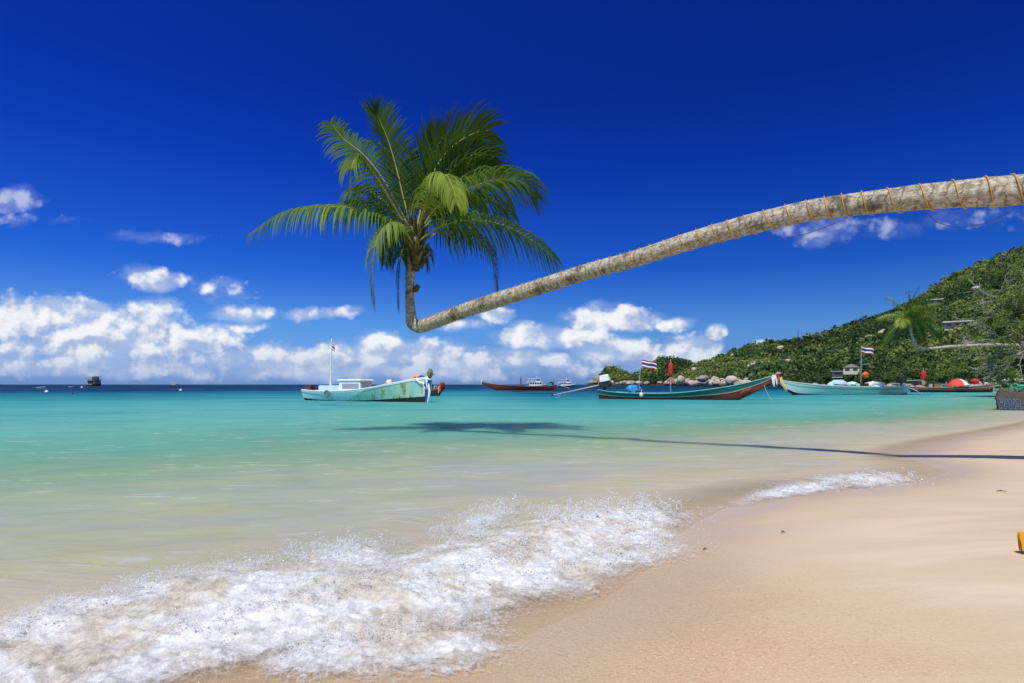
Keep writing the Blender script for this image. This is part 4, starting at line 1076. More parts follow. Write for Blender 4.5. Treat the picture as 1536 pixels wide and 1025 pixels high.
def teal_boat():
    e, L = place('longtail_boat', 'dark teal and maroon longtail boat with white engine cover', (899, 50.5), (1161, 45.0))
    p = scaled(LT, sz=1.0); p['sz'] = [.74, .56, .47, .50, .70, .93, 1.28, 1.98 * .93]; p['kz'] = [-.1, -.22, -.32, -.30, -.22, .10, .72, 1.52]
    p['kf'] = [0, .06, .3, .6, .76, .83, .92, 1]
    sec = hull_parts(e, L, p, [('hull', .0, .60, M_MAROON, 0), ('rubbing_strake', .60, .67, M_STRIPE, .018), ('upper_hull', .67, 1.0, M_TEAL, .004)], inner=M_TEALL, gun=M_TEALL, gr=.05)
    thwarts(e, sec, [L * f for f in (.15, .27, .39, .51, .62, .72)], M_WOOD)
    MB().tube([(L - .35, 0, 1.55), (L + .02, 0, 1.72), (L + .25, 0, 1.95)], [.10, .09, .06], 8).build('bow_post', M_MAROON, e)
    ribbons(e, L + .02, 1.85, [M_WCL, M_WCL], .09, True, 3)
    # orange cloth patch nailed to the bow planks
    o = MB()
    for k in range(4):
        c = sec(L * (.845 + .012 * k)); o.tube([(L * (.845 + .012 * k), -c[1] * .86 - .03, c[0] + (c[2] - c[0]) * .52), (L * (.835 + .014 * k) - .1, -c[1] * .74 - .03, c[0] + (c[2] - c[0]) * .32)], [.05, .03], 5)
    o.build('bow_cloth', M_ORNG, e)
    longtail_engine(e, .45, 1.15, local(e, 829, 593, 51.5), M_COVER, big=1.15)
    pl = MB().tube([local(e, 958, 589, 48.8), local(e, 960, 560, 48.8), local(e, 963, 538, 48.8)], .025, 6).build('flag_pole', M_STEELP, e)
    national_flag(pl, local(e, 963, 540, 48.8), 1.15, .62, 1, 1, .38)
    pp = MB().tube([local(e, 1006, 588, 47.8), local(e, 1006, 539, 47.8)], .025, 6).build('pennant_pole', M_STEELP, e)
    b = MB(); q0 = local(e, 1006, 543, 47.8); q1 = local(e, 1006, 566, 47.8); b.tube([q0.lerp(q1, k / 8) for k in range(9)], [.05, .16, .2, .19, .2, .18, .19, .14, .05], 8)
    b.build('pennant', M_REDC, pp)
    b = MB(); q0 = local(e, 1006, 566, 47.8)
    for k in range(5): b.tube([q0, q0 + Vector((.12 * (k - 2), .1, -.25)), q0 + Vector((.17 * (k - 2) + .05, .12, -.55))], [.05, .08, .02], 5)
    b.build('pennant_tassel', paint('cloth_salmon', (.75, .30, .20), .8, .2), pp)
    MB().tube([local(e, 957, 589, 48.6), local(e, 957, 576, 48.6)], .05, 6).build('mooring_bitt', M_NAVY, e)
    f = local(e, 962, 592.5, 48.2); fb = MB().ball(f, (.17, .17, .21), 2); fb.tube([(f.x, f.y, f.z + .18), (f.x, f.y + .25, f.z + .45)], .015, 5); fb.build('fender', paint('fender_cream', (.78, .74, .60), .5, .2), e)
    MB().tube(catmull([local(e, 1146, 578, 45), local(e, 1150, 588, 44.7), local(e, 1159, 603, 44.4)], 10), .018, 5).build('mooring_line', M_ROPE2, e)
    c = at(950, 584, 49)
    tag(MB().ball((0, 0, 0), (.62, .45, .34), 3, .35, 4, 0, 2.2).build('tarp_bundle', M_TARPB, loc=c), 'bright blue tarp bundle inside the teal longtail', 'tarp')
teal_boat()

# --- pale aqua longtail
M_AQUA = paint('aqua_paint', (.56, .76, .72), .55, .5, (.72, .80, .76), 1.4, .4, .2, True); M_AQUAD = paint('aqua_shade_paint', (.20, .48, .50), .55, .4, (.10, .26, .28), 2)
def aqua_boat():
    e, L = place('longtail_boat', 'pale aqua longtail boat with orange bow ribbons and black engine', (1359, 73), (1166, 68))
    p = scaled(LT, sz=1.0); p['sz'] = [1.10, .98, .92, .94, 1.02, 1.12, 1.34, 1.72]; p['kz'] = [-.10, -.2, -.3, -.3, -.2, -.02, .5, 1.22]; p['kf'] = [0, .06, .3, .65, .82, .88, .94, 1]
    p['bf'] = [0, .1, .3, .5, .72, .88, .96, 1]
    sec = hull_parts(e, L, p, [('hull_bottom', .0, .24, M_DARK, 0), ('hull', .24, .72, M_AQUA, .01), ('rubbing_strake', .72, .80, M_AQUAD, .02), ('upper_hull', .80, 1.0, M_AQUA, .01)], inner=M_AQUAD, gun=paint('rail_white', (.70, .74, .72), .5, .35), gr=.06)
    thwarts(e, sec, [L * f for f in (.2, .35, .5, .65, .78)], M_WOOD)
    post = MB().tube([(L - .3, 0, 1.5), (L + .05, 0, 1.8), (L - .05, 0, 2.35)], [.12, .11, .09], 8).build('bow_post', M_WOOD, e)
    MB().lathe((L - .12, 0, 2.36), [(.10, 0), (.34, .03), (.36, .10), (.22, .2), (.05, .25)], 14).build('bow_cap', paint('cap_grey', (.38, .36, .33), .7, .4), post)
    ribbons(e, L + .0, 2.22, [M_ORNG, M_REDC, M_BLUEC, M_WCL], .13, True, 5)
    b = MB(); q = [local(e, 1172, 566, 68.0), local(e, 1174, 574, 67.6), local(e, 1177, 580, 67.5), local(e, 1181, 587, 67.4)]
    b.tube(q, [.07, .10, .12, .04], 6); b.tube([v + Vector((.2, 0, 0)) for v in q], [.05, .08, .07, .02], 6); b.build('bow_streamer', M_YEL, e)
    longtail_engine(e, .75, 1.62, (-2.6, .2, 1.75), None, big=1.35)
    pl = MB().tube([local(e, 1291, 588, 71), local(e, 1292, 518, 71)], .035, 6).build('flag_pole', paint('pole_aqua', (.35, .50, .52), .5, .3), e)
    o = national_flag(pl, local(e, 1293, 519, 71), 1.75, .85, 2.0, -1, .30)
    MB().tube([local(e, 1293, 547, 70.6), local(e, 1305, 546, 70.6), local(e, 1305, 552, 70.6)], .03, 5).build('pole_arm', M_STEELP, pl)
    b = MB().box((.0, 0, .5), (.5, .4, 1.0)); c = local(e, 1297, 580, 70.8); o = MB().box(c, (.7, .5, .75)).build('fish_box', M_BLACK, e)
    MB().tube(catmull([local(e, 1364, 582, 73), local(e, 1374, 586, 72), local(e, 1386, 594, 71)], 8), .03, 5).build('mooring_line', M_ROPEW, e)
    tag(MB().ball((0, 0, 0), (.42, .36, .38), 3, .3, 8, 0, 2).build('life_vest', M_ORNG, loc=at(1298, 563, 70.8)), 'orange life vest heaped on the black box in the aqua boat', 'life vest')
    tag(MB().ball((0, 0, 0), (1.1, .5, .42), 3, .35, 9, 0, 1.8).build('tarp_bundle', paint('tarp_pale_blue', (.42, .60, .66), .6, .4), loc=at(1258, 576, 70.6)), 'pale blue tarp bundle left of the aqua boat flag pole', 'tarp')
    tag(MB().ball((0, 0, 0), (.9, .45, .34), 3, .35, 11, 0, 2).build('tarp_bundle', M_AQUA, loc=at(1277, 577.5, 70.7)), 'small aqua cloth bundle just left of the black box in the aqua boat', 'tarp')
    tag(MB().ball((0, 0, 0), (1.2, .5, .38), 3, .38, 10, 0, 2.2).build('tarp_bundle', M_TARPW, loc=at(1313, 577, 71.4)), 'white tarp bundle between the black box and the black engine', 'tarp')
aqua_boat()

# --- dark red longtails at the right
def red_boats():
    e, L = place('longtail_boat', 'dark red longtail boat carrying a red and white umbrella', (1366, 93), (1506, 90))
    p = scaled(LT, sz=1.0); p['sz'] = [.85, .78, .75, .80, .90, 1.0, 1.2, 1.5]; p['kz'] = [-.1, -.2, -.3, -.3, -.2, .05, .55, 1.2]; p['kf'] = [0, .06, .3, .65, .8, .87, .93, 1]
    mr = paint('oxblood_paint', (.34, .07, .05), .6, .5, (.12, .04, .03), 1.5, .35, .2, True)
    sec = hull_parts(e, L, p, [('hull_bottom', 0, .5, M_DARK, 0), ('hull', .5, .72, mr, .005), ('rubbing_strake', .72, .82, paint('salmon_stripe', (.55, .30, .25), .6, .4), .02), ('upper_hull', .82, 1, mr, .005)], inner=M_WOOD, gun=paint('rail_pink', (.55, .38, .34), .6, .4), gr=.05)
    thwarts(e, sec, [L * f for f in (.2, .35, .5, .62, .74)], M_WOOD)
    MB().tube([(L - .3, 0, 1.3), (L + .1, 0, 1.6), (L + .2, 0, 1.85)], [.1, .09, .06], 8).build('bow_post', M_WOOD, e)
    ribbons(e, L, 1.6, [M_WCL], .1, True, 8)
    longtail_engine(e, .6, 1.2, (-3.0, .3, 1.35), None, big=1.1)
    pl = MB().tube([local(e, 1385, 582, 92), local(e, 1385, 552, 92)], .03, 6).build('pennant_pole', M_STEELP, e)
    b = MB(); q0 = local(e, 1385, 556, 92); q1 = local(e, 1385, 572, 92); b.tube([q0.lerp(q1, k / 6) for k in range(7)], [.08, .34, .36, .3, .34, .26, .1], 8); b.build('pennant', M_REDC, pl)
    b = MB(); q0 = local(e, 1385, 571, 92); b.tube([q0, q0 + Vector((0, 0, -.5)), q0 + Vector((.05, 0, -.9))], [.2, .22, .05], 6); b.build('pennant_tassel', MATS['cloth_salmon'], pl)
    c = MB().box((3.6, 0, 1.05), (1.0, .8, .55)).box((3.6, 0, 1.36), (1.1, .9, .06)); c.build('engine_hatch', M_WOOD, e)
    # umbrella, standing in the boat
    g = at(1437, 574.5, 91.5); u = empty('beach_umbrella', (g.x, g.y, .45)); tag(u, 'red and white beach umbrella with blue trim open in the dark red boat', 'umbrella')
    MB().tube([(0, 0, -.2), (0, 0, 1.55)], .03, 6).build('pole', M_STEELP, u)
    b = MB(); S = 16; prof = [(0, 1.62), (.45, 1.55), (.85, 1.36), (1.15, 1.08), (1.38, .70), (1.44, .52)]
    vs = []; 
    for r, z in prof:
        for k in range(S): a = 2 * PI * k / S; vs.append((r * math.cos(a), r * math.sin(a), z - (.0 if k % 2 else .03)))
    for i in range(len(prof) - 1):
        for k in range(S):
            mi = 2 if i == len(prof) - 2 and k // 2 in (5, 6) else (1 if k // 2 == 5 else 0)
            b.add([vs[i * S + k], vs[i * S + (k + 1) % S], vs[(i + 1) * S + (k + 1) % S], vs[(i + 1) * S + k]], [(0, 1, 2, 3)], mi)
    o = b.build('canopy', [paint('umbrella_red', (.78, .07, .05), .7, .12), M_WCL, M_TARPB], u); o.rotation_euler = (0, 0, .75)
    for i, (px, py, m, lab) in enumerate([(1463, 572, M_REDC, 'dark red cloth bundle right of the beach umbrella'), (1468, 574.5, M_WCL, 'small white bag on the rail right of the red bundle')]):
        r = .55 if i == 0 else .28
        tag(MB().ball((0, 0, 0), (r, r * .8, r * .75), 3, .3, 30 + i, 0, 2).build('cloth_bundle', m, loc=at(px, py, 90.5)), lab, 'bundle')
    # next boat, running out of the frame
    e, L = place('longtail_boat', 'dark brown longtail boat under a green tarp at the right edge', (1640, 76), (1503, 79))
    mb = paint('brown_paint', (.13, .075, .045), .65, .5, (.04, .025, .02), 1.5)
    sec = hull_parts(e, L, scaled(p), [('hull_bottom', 0, .5, M_DARK, 0), ('hull', .5, .86, mb, .005), ('upper_hull', .86, 1, paint('brown_stripe', (.42, .30, .22), .6, .4), .02)], inner=M_WOOD, gun=mb)
    thwarts(e, sec, [L * f for f in (.3, .5, .7)], M_WOOD)
    MB().tube([(L - .3, 0, 1.3), (L + .1, 0, 1.6)], [.1, .07], 8).build('bow_post', M_WOOD, e)
    longtail_engine(e, .6, 1.2, (-3.0, .3, 1.35), M_COVER)
    tag(MB().ball((0, 0, 0), (1.15, .6, .55), 3, .4, 21, 0, 2).build('tarp_bundle', M_TARPG, loc=at(1521, 581, 77.2)), 'crumpled green tarp draped on the brown boat bow', 'tarp')
    for i, px in enumerate((1506, 1512, 1528)):
        tag(MB().ball((0, 0, 0), (.5, .4, .3), 3, .4, 23 + i, 0, 2).build('cloth_bundle', [M_TARPW, paint('cloth_tan', (.45, .36, .24), .8, .3), paint('cloth_pink', (.55, .38, .38), .8, .3)][i], loc=at(px, 571.5 - i * .4, 79)), ['white cloth bundle at the tip of the brown boat', 'tan cloth bundle left of the green tarp', 'pinkish cloth bundle above the green tarp'][i], 'bundle')
    # white wooden boarding frame between the two boats
    e = empty('boarding_ladder', at(1496.5, 583.5, 84)); tag(e, 'pale wooden boarding frame standing between the red and brown boats', 'ladder')
    for x in (-.55, .55): MB().box((x, 0, 0), (.10, .10, 1.9)).build('rail', M_STRIPE, e, False)
    for z in (-.55, -.05, .45, .85): MB().box((0, -.07, z), (1.16, .05, .13)).build('rung', M_STRIPE, e, False)
red_boats()

# --- white skiff with cabin and mast, and the weathered green longtail behind it
M_SKYB = paint('pale_blue_paint', (.62, .82, .88), .5, .3, (.34, .48, .54), 1.5, .4, .15, True); M_WHITEP = paint('white_paint', (.88, .92, .92), .45, .2, (.45, .52, .55), 1.5)
def green_boat():
    m, t, b = newmat('weathered_green')
    o = t.obj(); n1 = t.noise(t.mapv(o, (1, 1, .22)), 2.3, 6, .65); n2 = t.noise(o, 7, 6, .7); n3 = t.noise(t.mapv(o, (1, 1, .5)), 1.3, 4, .6)
    c = t.mix(t.ss(n3, .4, .62), (.34, .64, .56), (.46, .70, .54)); c = t.mix(t.m('MULTIPLY', t.ss(n1, .53, .61), .75), c, (.36, .33, .07)); c = t.mix(t.m('MULTIPLY', t.ss(t.m('MULTIPLY', n1, t.m('ADD', n2, .5)), .57, .66), .8), c, (.10, .045, .015))
    t.put(b.inputs['Base Color'], c); b.inputs['Roughness'].default_value = .6; t.put(b.inputs['Normal'], t.bump(n2, .2, .02))
    e, L = place('fishing_boat', 'long boat with white cabin, tall mast and rust stained green bow', (459, 46.0), (643, 40.2), 'fishing boat')
    p = dict(kf=[0, .06, .3, .6, .8, .93, 1], kz=[-.1, -.2, -.32, -.32, -.30, -.28, -.24], bf=[0, .1, .3, .5, .7, .88, .97, 1], bw=[.42, .6, .78, .86, .80, .48, .14, .05], sf=[0, .1, .25, .45, .6, .75, .9, 1], sz=[.80, .73, .70, .78, .94, 1.22, 1.52, 1.70], rake=.25)
    sec = hull_parts(e, L, p, [('hull_bottom', 0, .34, M_DARK, 0), ('hull', .34, .94, m, .005), ('upper_hull', .94, 1.0, M_WHITEP, .025), ('stern_hull', .34, .90, M_SKYB, .03, (.40, .57)), ('stern_rail', .86, 1.0, M_WHITEP, .06, (.565, .60))], inner=M_WOOD, gun=M_WHITEP, gr=.04)
    thwarts(e, sec, [L * f for f in (.64, .72, .80)], M_WOOD)
    MB().box((.26 * L, 0, .86), (.19 * L, 1.15, .56), taper=.96).build('deckhouse', M_SKYB, e, False)
    c = MB().box((.435 * L, 0, 1.06), (.185 * L, 1.2, .86), taper=.93).build('cabin', M_WHITEP, e, False)
    MB().box((.435 * L, 0, 1.53), (.20 * L, 1.32, .08), taper=.93).build('cabin_roof', paint('roof_white', (.86, .90, .90), .45, .15), c, False)
    for s in (-1, 1): MB().box((.442 * L, s * .585, 1.10), (.135 * L, .04, .36)).build('cabin_window', paint('lilac_glass', (.36, .38, .47), .15, .1), c, False)
    MB().box((.36 * L, -.2, 1.0), (.03, .45, .6)).build('cabin_door', M_SKYB, c, False)
    xm = .222 * L; mt = MB().tube([(xm, 0, .6), (xm + .06, 0, 2.6), (xm + .12, 0, 4.5)], [.085, .07, .035], 8)
    for zz, hh in ((2.35, .18), (2.7, .2), (3.05, .2), (2.05, .14)): mt.tube([(xm + .03, 0, zz), (xm + .2, .1, zz + hh)], .03, 5)
    mm = mt.build('mast', M_POLEW, e)
    national_flag(mm, (xm + .12, 0, 4.3), .32, .46, 1.2, 1, .6)
    MB().tube([(xm + .12, 0, 4.45), (xm + .13, 0, 4.66)], [.055, .02], 6).build('mast_light', M_WHITEP, mm)
    xr = .265 * L; yr = -sec(xr)[1] - .07; MB().tube([(xr + .23 * math.cos(a), yr, .52 + .23 * math.sin(a)) for a in [k / 16 * 2 * PI for k in range(17)]], .05, 6).build('tyre_fender', paint('tyre_grey', (.16, .17, .18), .8, .3), e)
    MB().box((.55, 0, .92), (.5, .6, .24)).box((.6, 0, 1.12), (.14, .24, .16)).build('stern_box', paint('box_maroon', (.22, .05, .05), .6, .4), e, False)
    MB().ball((1.35, 0, .92), (.12, .3, .14), 2).build('cleat', M_NAVY, e)
    bl = paint('bow_blue', (.02, .10, .42), .5, .3); st = MB().tube([(L - .22, 0, -.2), (L - .10, 0, .5), (L + .02, 0, 1.2), (L + .1, 0, 1.75)], [.10, .11, .12, .10], 8).build('bow_post', bl, e)
    MB().ball((L + .12, 0, 1.95), (.22, .18, .3), 3, .3, 2, 0, 2).build('bow_wreath', paint('dry_wreath', (.20, .20, .08), .9, .5), st)
    ribbons(e, L + .02, 1.55, [M_WCL, bl, M_WCL], .13, True, 9)
    b = MB()
    for s in (-1, 1):
        q = [(L * f, s * (sec(L * f)[1] + .04), sec(L * f)[2] - dz) for f, dz in ((.93, .05), (.955, .30), (.975, .42), (.99, .46))]; b.tube(q, [.05, .09, .10, .06], 6)
    b.build('bow_swag', M_WCL, e)
    MB().tube(catmull([(L + .05, -.08, 1.25), (L + .22, -.2, .6), (L + .12, -.3, -.05)], 8), [.06, .07, .08, .09, .09, .08, .06, .05, .03], 6).build('bow_streamer', M_ROPEW, e)
    for (px, py, r, mt, lab) in ((592, 578.5, (.75, .35, .2), M_ORNG, 'flat orange life vests in the middle of the long cabin boat'), (584, 574.5, (.22, .2, .24), M_WCL, 'small white float left of the orange life vests'),
                                 (617, 573.5, (.42, .3, .26), MATS['cloth_salmon'], 'salmon cloth heap toward the green bow of the cabin boat'), (627, 568.5, (.42, .3, .30), MATS['cloth_salmon'], 'salmon life vest stacked highest near the green bow'), (633, 568, (.30, .25, .22), M_NAVY, 'dark navy bag just behind the rusty green bow post')):
        D = interp(px, [459, 643], [46.0, 40.2]) + .1
        tag(MB().ball((0, 0, 0), r, 3, .32, int(px), 0, 2).build('cloth_bundle', mt, loc=at(px, py, D)), lab, 'bundle')
green_boat()
def behind_boat():
    e, L = place('longtail_boat', 'dark green boat with red bow wreath half hidden behind the rusty green bow', (612, 66), (664, 63))
    p = dict(kf=[0, .06, .3, .6, .8, .93, 1], kz=[-.1, -.2, -.3, -.3, -.2, .1, .6], bf=[0, .1, .3, .5, .7, .88, .97, 1], bw=[.4, .5, .6, .62, .55, .35, .1, .03], sf=[0, .3, .6, .8, 1], sz=[.5, .42, .5, .66, .95])
    sec = hull_parts(e, L, p, [('hull', 0, .85, paint('dark_green_paint', (.03, .06, .045), .6, .4), 0), ('upper_hull', .85, 1, M_WOOD, .02)], inner=M_WOOD, gun=M_WOOD)
    MB().tube([(L - .3, 0, .8), (L + .0, 0, 1.1), (L, 0, 1.5)], [.1, .1, .07], 8).build('bow_post', M_WOOD, e)
    ribbons(e, L - .05, 1.35, [M_REDC, M_ORNG, M_REDC, M_YEL], .2, True, 14)
    ribbons(e, L - 1.0, 1.0, [MATS['cloth_pink']], .1, True, 15)
behind_boat()
def far_boat():
    e, L = place('longtail_boat', 'dark red longtail boat far out with prow pointing left', (832, 122), (722, 122))
    p = scaled(LT, sz=1.0); p['sz'] = [1.0, .84, .80, .84, .98, 1.1, 1.3, 1.75]; p['kz'] = [-.1, -.2, -.3, -.3, -.1, .45, .9, 1.4]
    sec = hull_parts(e, L, p, [('hull', 0, .62, M_MAROON, 0), ('rubbing_strake', .62, .72, paint('faded_red', (.36, .10, .08), .6, .4), .02), ('upper_hull', .72, 1, M_MAROON, .01)], inner=M_WOOD, gun=MATS['faded_red'], gr=.05)
    thwarts(e, sec, [L * f for f in (.25, .4, .55, .7)], M_WOOD)
    MB().tube([(L - .4, 0, 1.5), (L, 0, 1.85), (L + .1, 0, 2.25)], [.11, .1, .07], 8).build('bow_post', M_WOOD, e)
    ribbons(e, L - .05, 2.05, [M_WCL, M_WCL], .14, True, 4)
    pl = MB().tube([local(e, 781, 583, 122), local(e, 781, 564, 122)], .05, 6).build('pennant_pole', M_STEELP, e)
    b = MB(); q0 = local(e, 781, 565, 122); b.tube([q0 - Vector((0, 0, .28 * k)) for k in range(9)], [.06, .18, .2, .2, .2, .2, .2, .18, .05], 6); b.build('pennant', MATS['faded_red'], pl)
    longtail_engine(e, .6, 1.35, (-3.2, .4, .4), None, big=1.1)
    MB().box((1.1, 0, 1.25), (1.0, .9, .5)).build('cargo_box', paint('teal_box', (.04, .30, .34), .6, .3), e, False)
far_boat()

# --- dive boats
def dive_boat(name, label, px, D, k, yaw, low=M_WHITEP, dark=False):
    g = at(px, 577, D); e = empty(name, (g.x, g.y, 0), yaw); e.scale = (k, k, k); tag(e, label, 'dive boat' if not dark else 'ship')
    p = dict(kf=[0, .1, .5, .8, .95, 1], kz=[-.3, -.5, -.6, -.5, -.1, .6], bf=[0, .2, .5, .75, .92, 1], bw=[1.8, 2.1, 2.2, 1.9, .9, .05], sf=[0, .4, .7, 1], sz=[1.0, 1.0, 1.25, 1.9])
    L = 13
    hull_parts(e, L, p, [('hull', 0, .72, paint('ship_blue', (.10, .20, .32), .5, .3) if not dark else M_DARK, 0), ('upper_hull', .72, 1, low, .03)], inner=low, gun=low)
    c = MB().box((5.8, 0, 1.9), (7.2, 3.4, 1.9)).build('cabin', low, e, False)
    for i in range(5):
        for s in (-1, 1): MB().box((3.1 + 1.35 * i, s * 1.71, 2.1), (.95, .06, .8)).build('window', M_WIN, c, False)
    MB().box((2.18, 0, 1.9), (.06, 2.4, 1.4)).build('door', M_WIN, c, False)
    dk = MB().box((5.4, 0, 2.95), (9.0, 4.0, .16)).build('upper_deck', low, e, False)
    r = MB()
    for s in (-1, 1):
        r.tube([(1.2, s * 1.9, 3.75), (9.6, s * 1.9, 3.75)], .05, 5); r.tube([(1.2, s * 1.9, 3.4), (9.6, s * 1.9, 3.4)], .04, 5)
        for i in range(8): r.tube([(1.2 + 1.2 * i, s * 1.9, 3.0), (1.2 + 1.2 * i, s * 1.9, 3.75)], .05, 5)
    r.build('railing', low, dk)
    MB().box((7.2, 0, 3.9), (2.4, 2.6, 1.75)).build('wheelhouse', low, dk, False)
    for s in (-1, 1): MB().box((7.2, s * 1.33, 4.15), (1.7, .06, .7)).build('window', M_WIN, dk, False)
    MB().box((8.43, 0, 4.15), (.06, 2.0, .7)).build('window', M_WIN, dk, False)
    po = MB()
    for x in (1.4, 3.6, 5.6):
        for s in (-1, 1): po.tube([(x, s * 1.8, 3.0), (x, s * 1.8, 5.0)], .06, 5)
    po.build('roof_post', low, dk)
    MB().box((5.0, 0, 5.08), (8.2, 4.1, .16)).build('roof', MATS['roof_white'], dk, False)
    MB().tube([(6.5, 0, 5.1), (6.5, 0, 6.6)], .07, 5).box((6.5, 0, 5.7), (.9, .9, .12)).build('antenna', low, dk)
    return e
dive_boat('dive_boat', 'white two deck dive boat directly behind the far red longtail', 788, 250, .72, .1)
dive_boat('dive_boat', 'white dive boat further right beside the far red longtail stern', 836, 300, .72, .12)
dive_boat('dive_boat', 'tiny white ship on the horizon left of the tall mast', 255, 1500, 1.5, .3)
dive_boat('passenger_ship', 'dark two deck ship seen end on at the left horizon', 133, 560, 1.75, R(100), paint('ship_cream', (.40, .38, .34), .6, .4), True)

# --- dinghies and buoys far left
def dinghy(px, py, L, label, yaw):
    D = EYE * FL / (py - HY); D = min(D, 220); g = at(px, 577, D); e = empty('dinghy', (g.x, g.y, 0), yaw); tag(e, label, 'dinghy')
    p = dict(kf=[0, .2, .6, .85, 1], kz=[-.06, -.12, -.15, -.08, .3], bf=[0, .3, .6, .85, 1], bw=[.55, .62, .58, .36, .04], sf=[0, .5, 1], sz=[.42, .42, .62])
    sec = hull_parts(e, L, p, [('hull', 0, 1, M_WHITEP, 0)], inner=M_SKYB, gun=M_WHITEP, n=16, m=6)
    thwarts(e, sec, [L * .35, L * .65], M_WOOD)
    MB().box((-.08, 0, .45), (.22, .26, .35)).box((-.12, 0, .05), (.1, .1, .6)).build('outboard_motor', M_BLACK, e, False)
dinghy(56, 583.6, 2.0, 'white dinghy leftmost of the small craft off the left edge', .15)
dinghy(103, 582.2, 1.6, 'white dinghy between the leftmost dinghy and the dark ship', .4)
def buoy(px, py, r, mt, label):
    D = EYE * FL / (py - HY); g = at(px, 577, D); e = empty('mooring_buoy', (g.x, g.y, 0)); tag(e, label, 'buoy')
    MB().lathe((0, 0, 0), [(.05, -r), (r * .8, -r * .6), (r, 0), (r * .8, r * .6), (r * .25, r * .95), (r * .2, r * 1.15)], 14).build('float', mt, e)
    MB().tube([(r * .22 * math.cos(a), 0, r * 1.3 + r * .22 * math.sin(a)) for a in [k / 12 * 2 * PI for k in range(13)]], r * .07, 5).build('ring', M_STEELP, e)
buoy(70, 588.3, .28, M_WHT, 'round white buoy below the leftmost dinghy'); buoy(123, 581.6, .42, M_WHT, 'round white buoy just left of the dark ship'); buoy(108, 591, .16, M_BLACK, 'small dark buoy nearest the beach on the left'); buoy(271, 586, .28, M_WHT, 'white buoy alone between the dark ship and the tall mast')

# ------------------------------------------------------------------ graffiti block, kayak, litter on the sand
def block():
    D = 28.2; g = at(1520, 577, D); e = empty('concrete_block', (g.x, D, -.1), R(-38)); tag(e, 'broken dark concrete block with blue graffiti standing in the shallows', 'concrete block')
    b = MB(); w, dp, h = 2.2, 1.3, .93; nx, nz = 26, 12
    bm = bmesh.new(); bmesh.ops.create_cube(bm, size=1); bmesh.ops.subdivide_edges(bm, edges=bm.edges, cuts=11, use_grid_fill=True)
    vs = []
    for v in bm.verts:
        q = Vector((v.co.x * w + w / 2 - .6, v.co.y * dp, (v.co.z + .5) * h))
        n = mnoise.fractal(q * 2.2, 1, 2, 4)
        top = v.co.z > .3
        q += Vector((n * .13, n * .07, n * (.30 if top else .06) + (.10 * smooth(.2, 1.4, q.x) if top else 0)))
        if v.co.y < -.49: q.y = -dp / 2 + n * .012
        vs.append(q)
    fs = [tuple(v.index for v in f.verts) for f in bm.faces]; bm.free()
    b.add(vs, fs); mc = paint('old_concrete', (.12, .095, .075), .9, .6, (.035, .03, .03), 3, .2, .6)
    b.build('concrete', mc, e)
    c = bpy.data.curves.new('graffiti_text', 'FONT'); c.body = 'HANG'; c.size = .60; c.extrude = .004; c.bevel_depth = .0; c.align_x = 'LEFT'; c.space_character = .92; c.shear = -.15
    def bake(cu, name, mt, loc):
        o = bpy.data.objects.new('t', cu); COL.objects.link(o); dg = bpy.context.evaluated_depsgraph_get(); me = bpy.data.meshes.new_from_object(o.evaluated_get(dg)); bpy.data.objects.remove(o)
        me.materials.clear(); me.materials.append(mt); o = bpy.data.objects.new(name, me); COL.objects.link(o); o.parent = e; o.location = loc; o.rotation_euler = (R(90), 0, 0); o.scale = (.46, 1, 1); return o
    c.offset = .034
    bake(c, 'graffiti_outline', paint('spray_pale', (.20, .28, .38), .7, .3), (-.52, -.67, .20))
    c2 = c.copy(); c2.offset = .006
    bake(c2, 'graffiti_lettering', paint('spray_blue', (.012, .03, .13), .7, .3), (-.52, -.678, .20))
block()
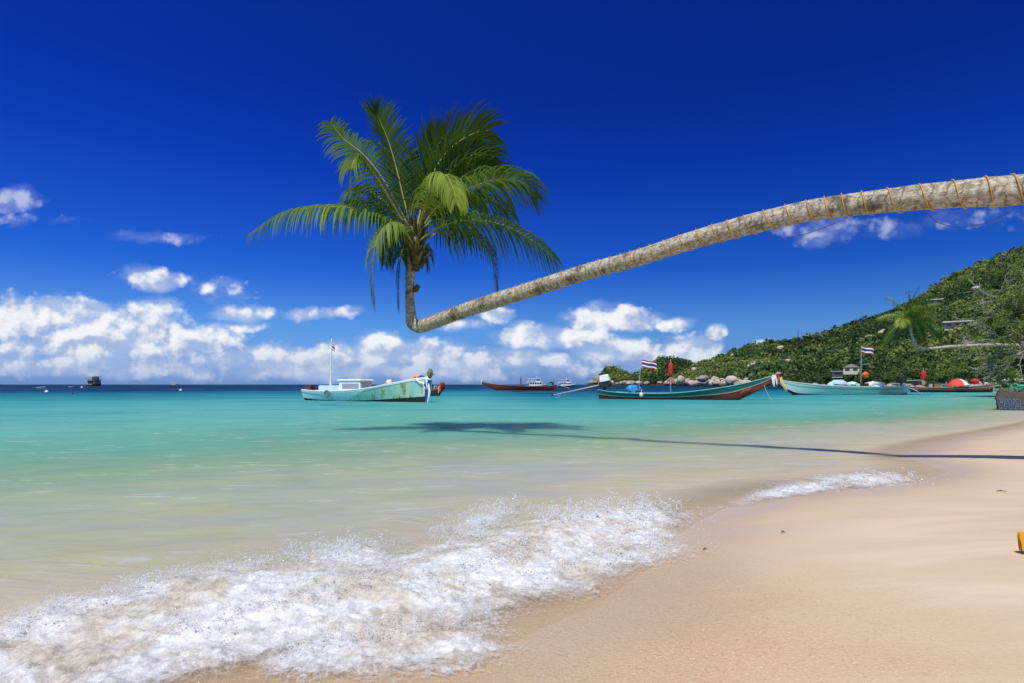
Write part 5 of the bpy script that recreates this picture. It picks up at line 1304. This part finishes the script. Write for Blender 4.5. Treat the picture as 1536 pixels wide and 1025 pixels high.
def kayak():
    tip = at(1531, 826, 3.75); e = empty('kayak', tip, R(8)); tag(e, 'orange yellow plastic kayak tip poking in at the right edge', 'kayak')
    b = MB(); L = 3.2; n = 30; S = 14; vs = []
    for i in range(n + 1):
        f = i / n; x = f * L; s = math.sin(PI * min(f * 1.0, 1)) if f < 1 else 0
        w = .012 + .34 * s; top = .02 + .02 * (1 - f) - .10 * s; bot = -.02 - .15 * float(smooth(-.004, .03, f))
        if f > .9: bot = lerp(-.17, -.02, (f - .9) * 10)
        for k in range(S):
            a = 2 * PI * k / S; z = math.sin(a)
            vs.append((x + (.10 * max(0, -z) - .02 * max(0, z)) * (1 - float(smooth(0, .12, f))), w * math.cos(a), (top if z > 0 else -bot) * abs(z) * (1 if z > 0 else -1) if z <= 0 else max(.015, top + .08) * z))
    b.add(vs, [(i * S + k, i * S + (k + 1) % S, (i + 1) * S + (k + 1) % S, (i + 1) * S + k) for i in range(n) for k in range(S)] + [tuple(range(S))[::-1]])
    b.build('hull', paint('kayak_plastic', (.66, .30, .02), .35, .3, (.40, .17, .02), 6, .5), e)
    ck = MB(); ck.lathe((0, 0, 0), [(.30, -.02), (.30, .03), (.26, .035), (.24, -.01)], 20); ck.v = [(1.5 + x * 1.6, y * .75, z + .06) for x, y, z in ck.v]; ck.build('cockpit_rim', M_BLACK, e)
    MB().box((1.72, 0, .14), (.10, .34, .26), ry=.25).build('seat_back', M_BLACK, e, False)
    MB().tube([(.35, 0, .09), (.5, 0, .14), (.65, 0, .09)], .015, 6).build('carry_handle', M_BLACK, e)
kayak()
M_TWIG = paint('driftwood', (.07, .05, .035), .9, .4)
def twig(px, py, l, label, seed):
    rn = random.Random(seed); g = gnd(px, py, .12); z = float(sand_z(np.array([g.x]), np.array([g.y]))[0])
    b = MB(); b.tube([(0, 0, .008), (l * .4, l * .1, .016), (l, .0, .006)], [.004, .006, .002], 6); b.tube([(l * .4, l * .1, .015), (l * .6, l * .35, .01)], [.004, .002], 5)
    tag(b.build('twig', M_TWIG, loc=(g.x, g.y, z)), label, 'twig').rotation_euler = (0, 0, rn.uniform(-.4, .4))
twig(1495, 734, .09, 'dark driftwood twig on the upper sand near the right edge', 1); twig(1055, 806, .04, 'thin dark twig on wet sand beside the foam tip', 2); twig(1172, 787, .03, 'tiny dark twig alone in the middle of the wet sand', 3)
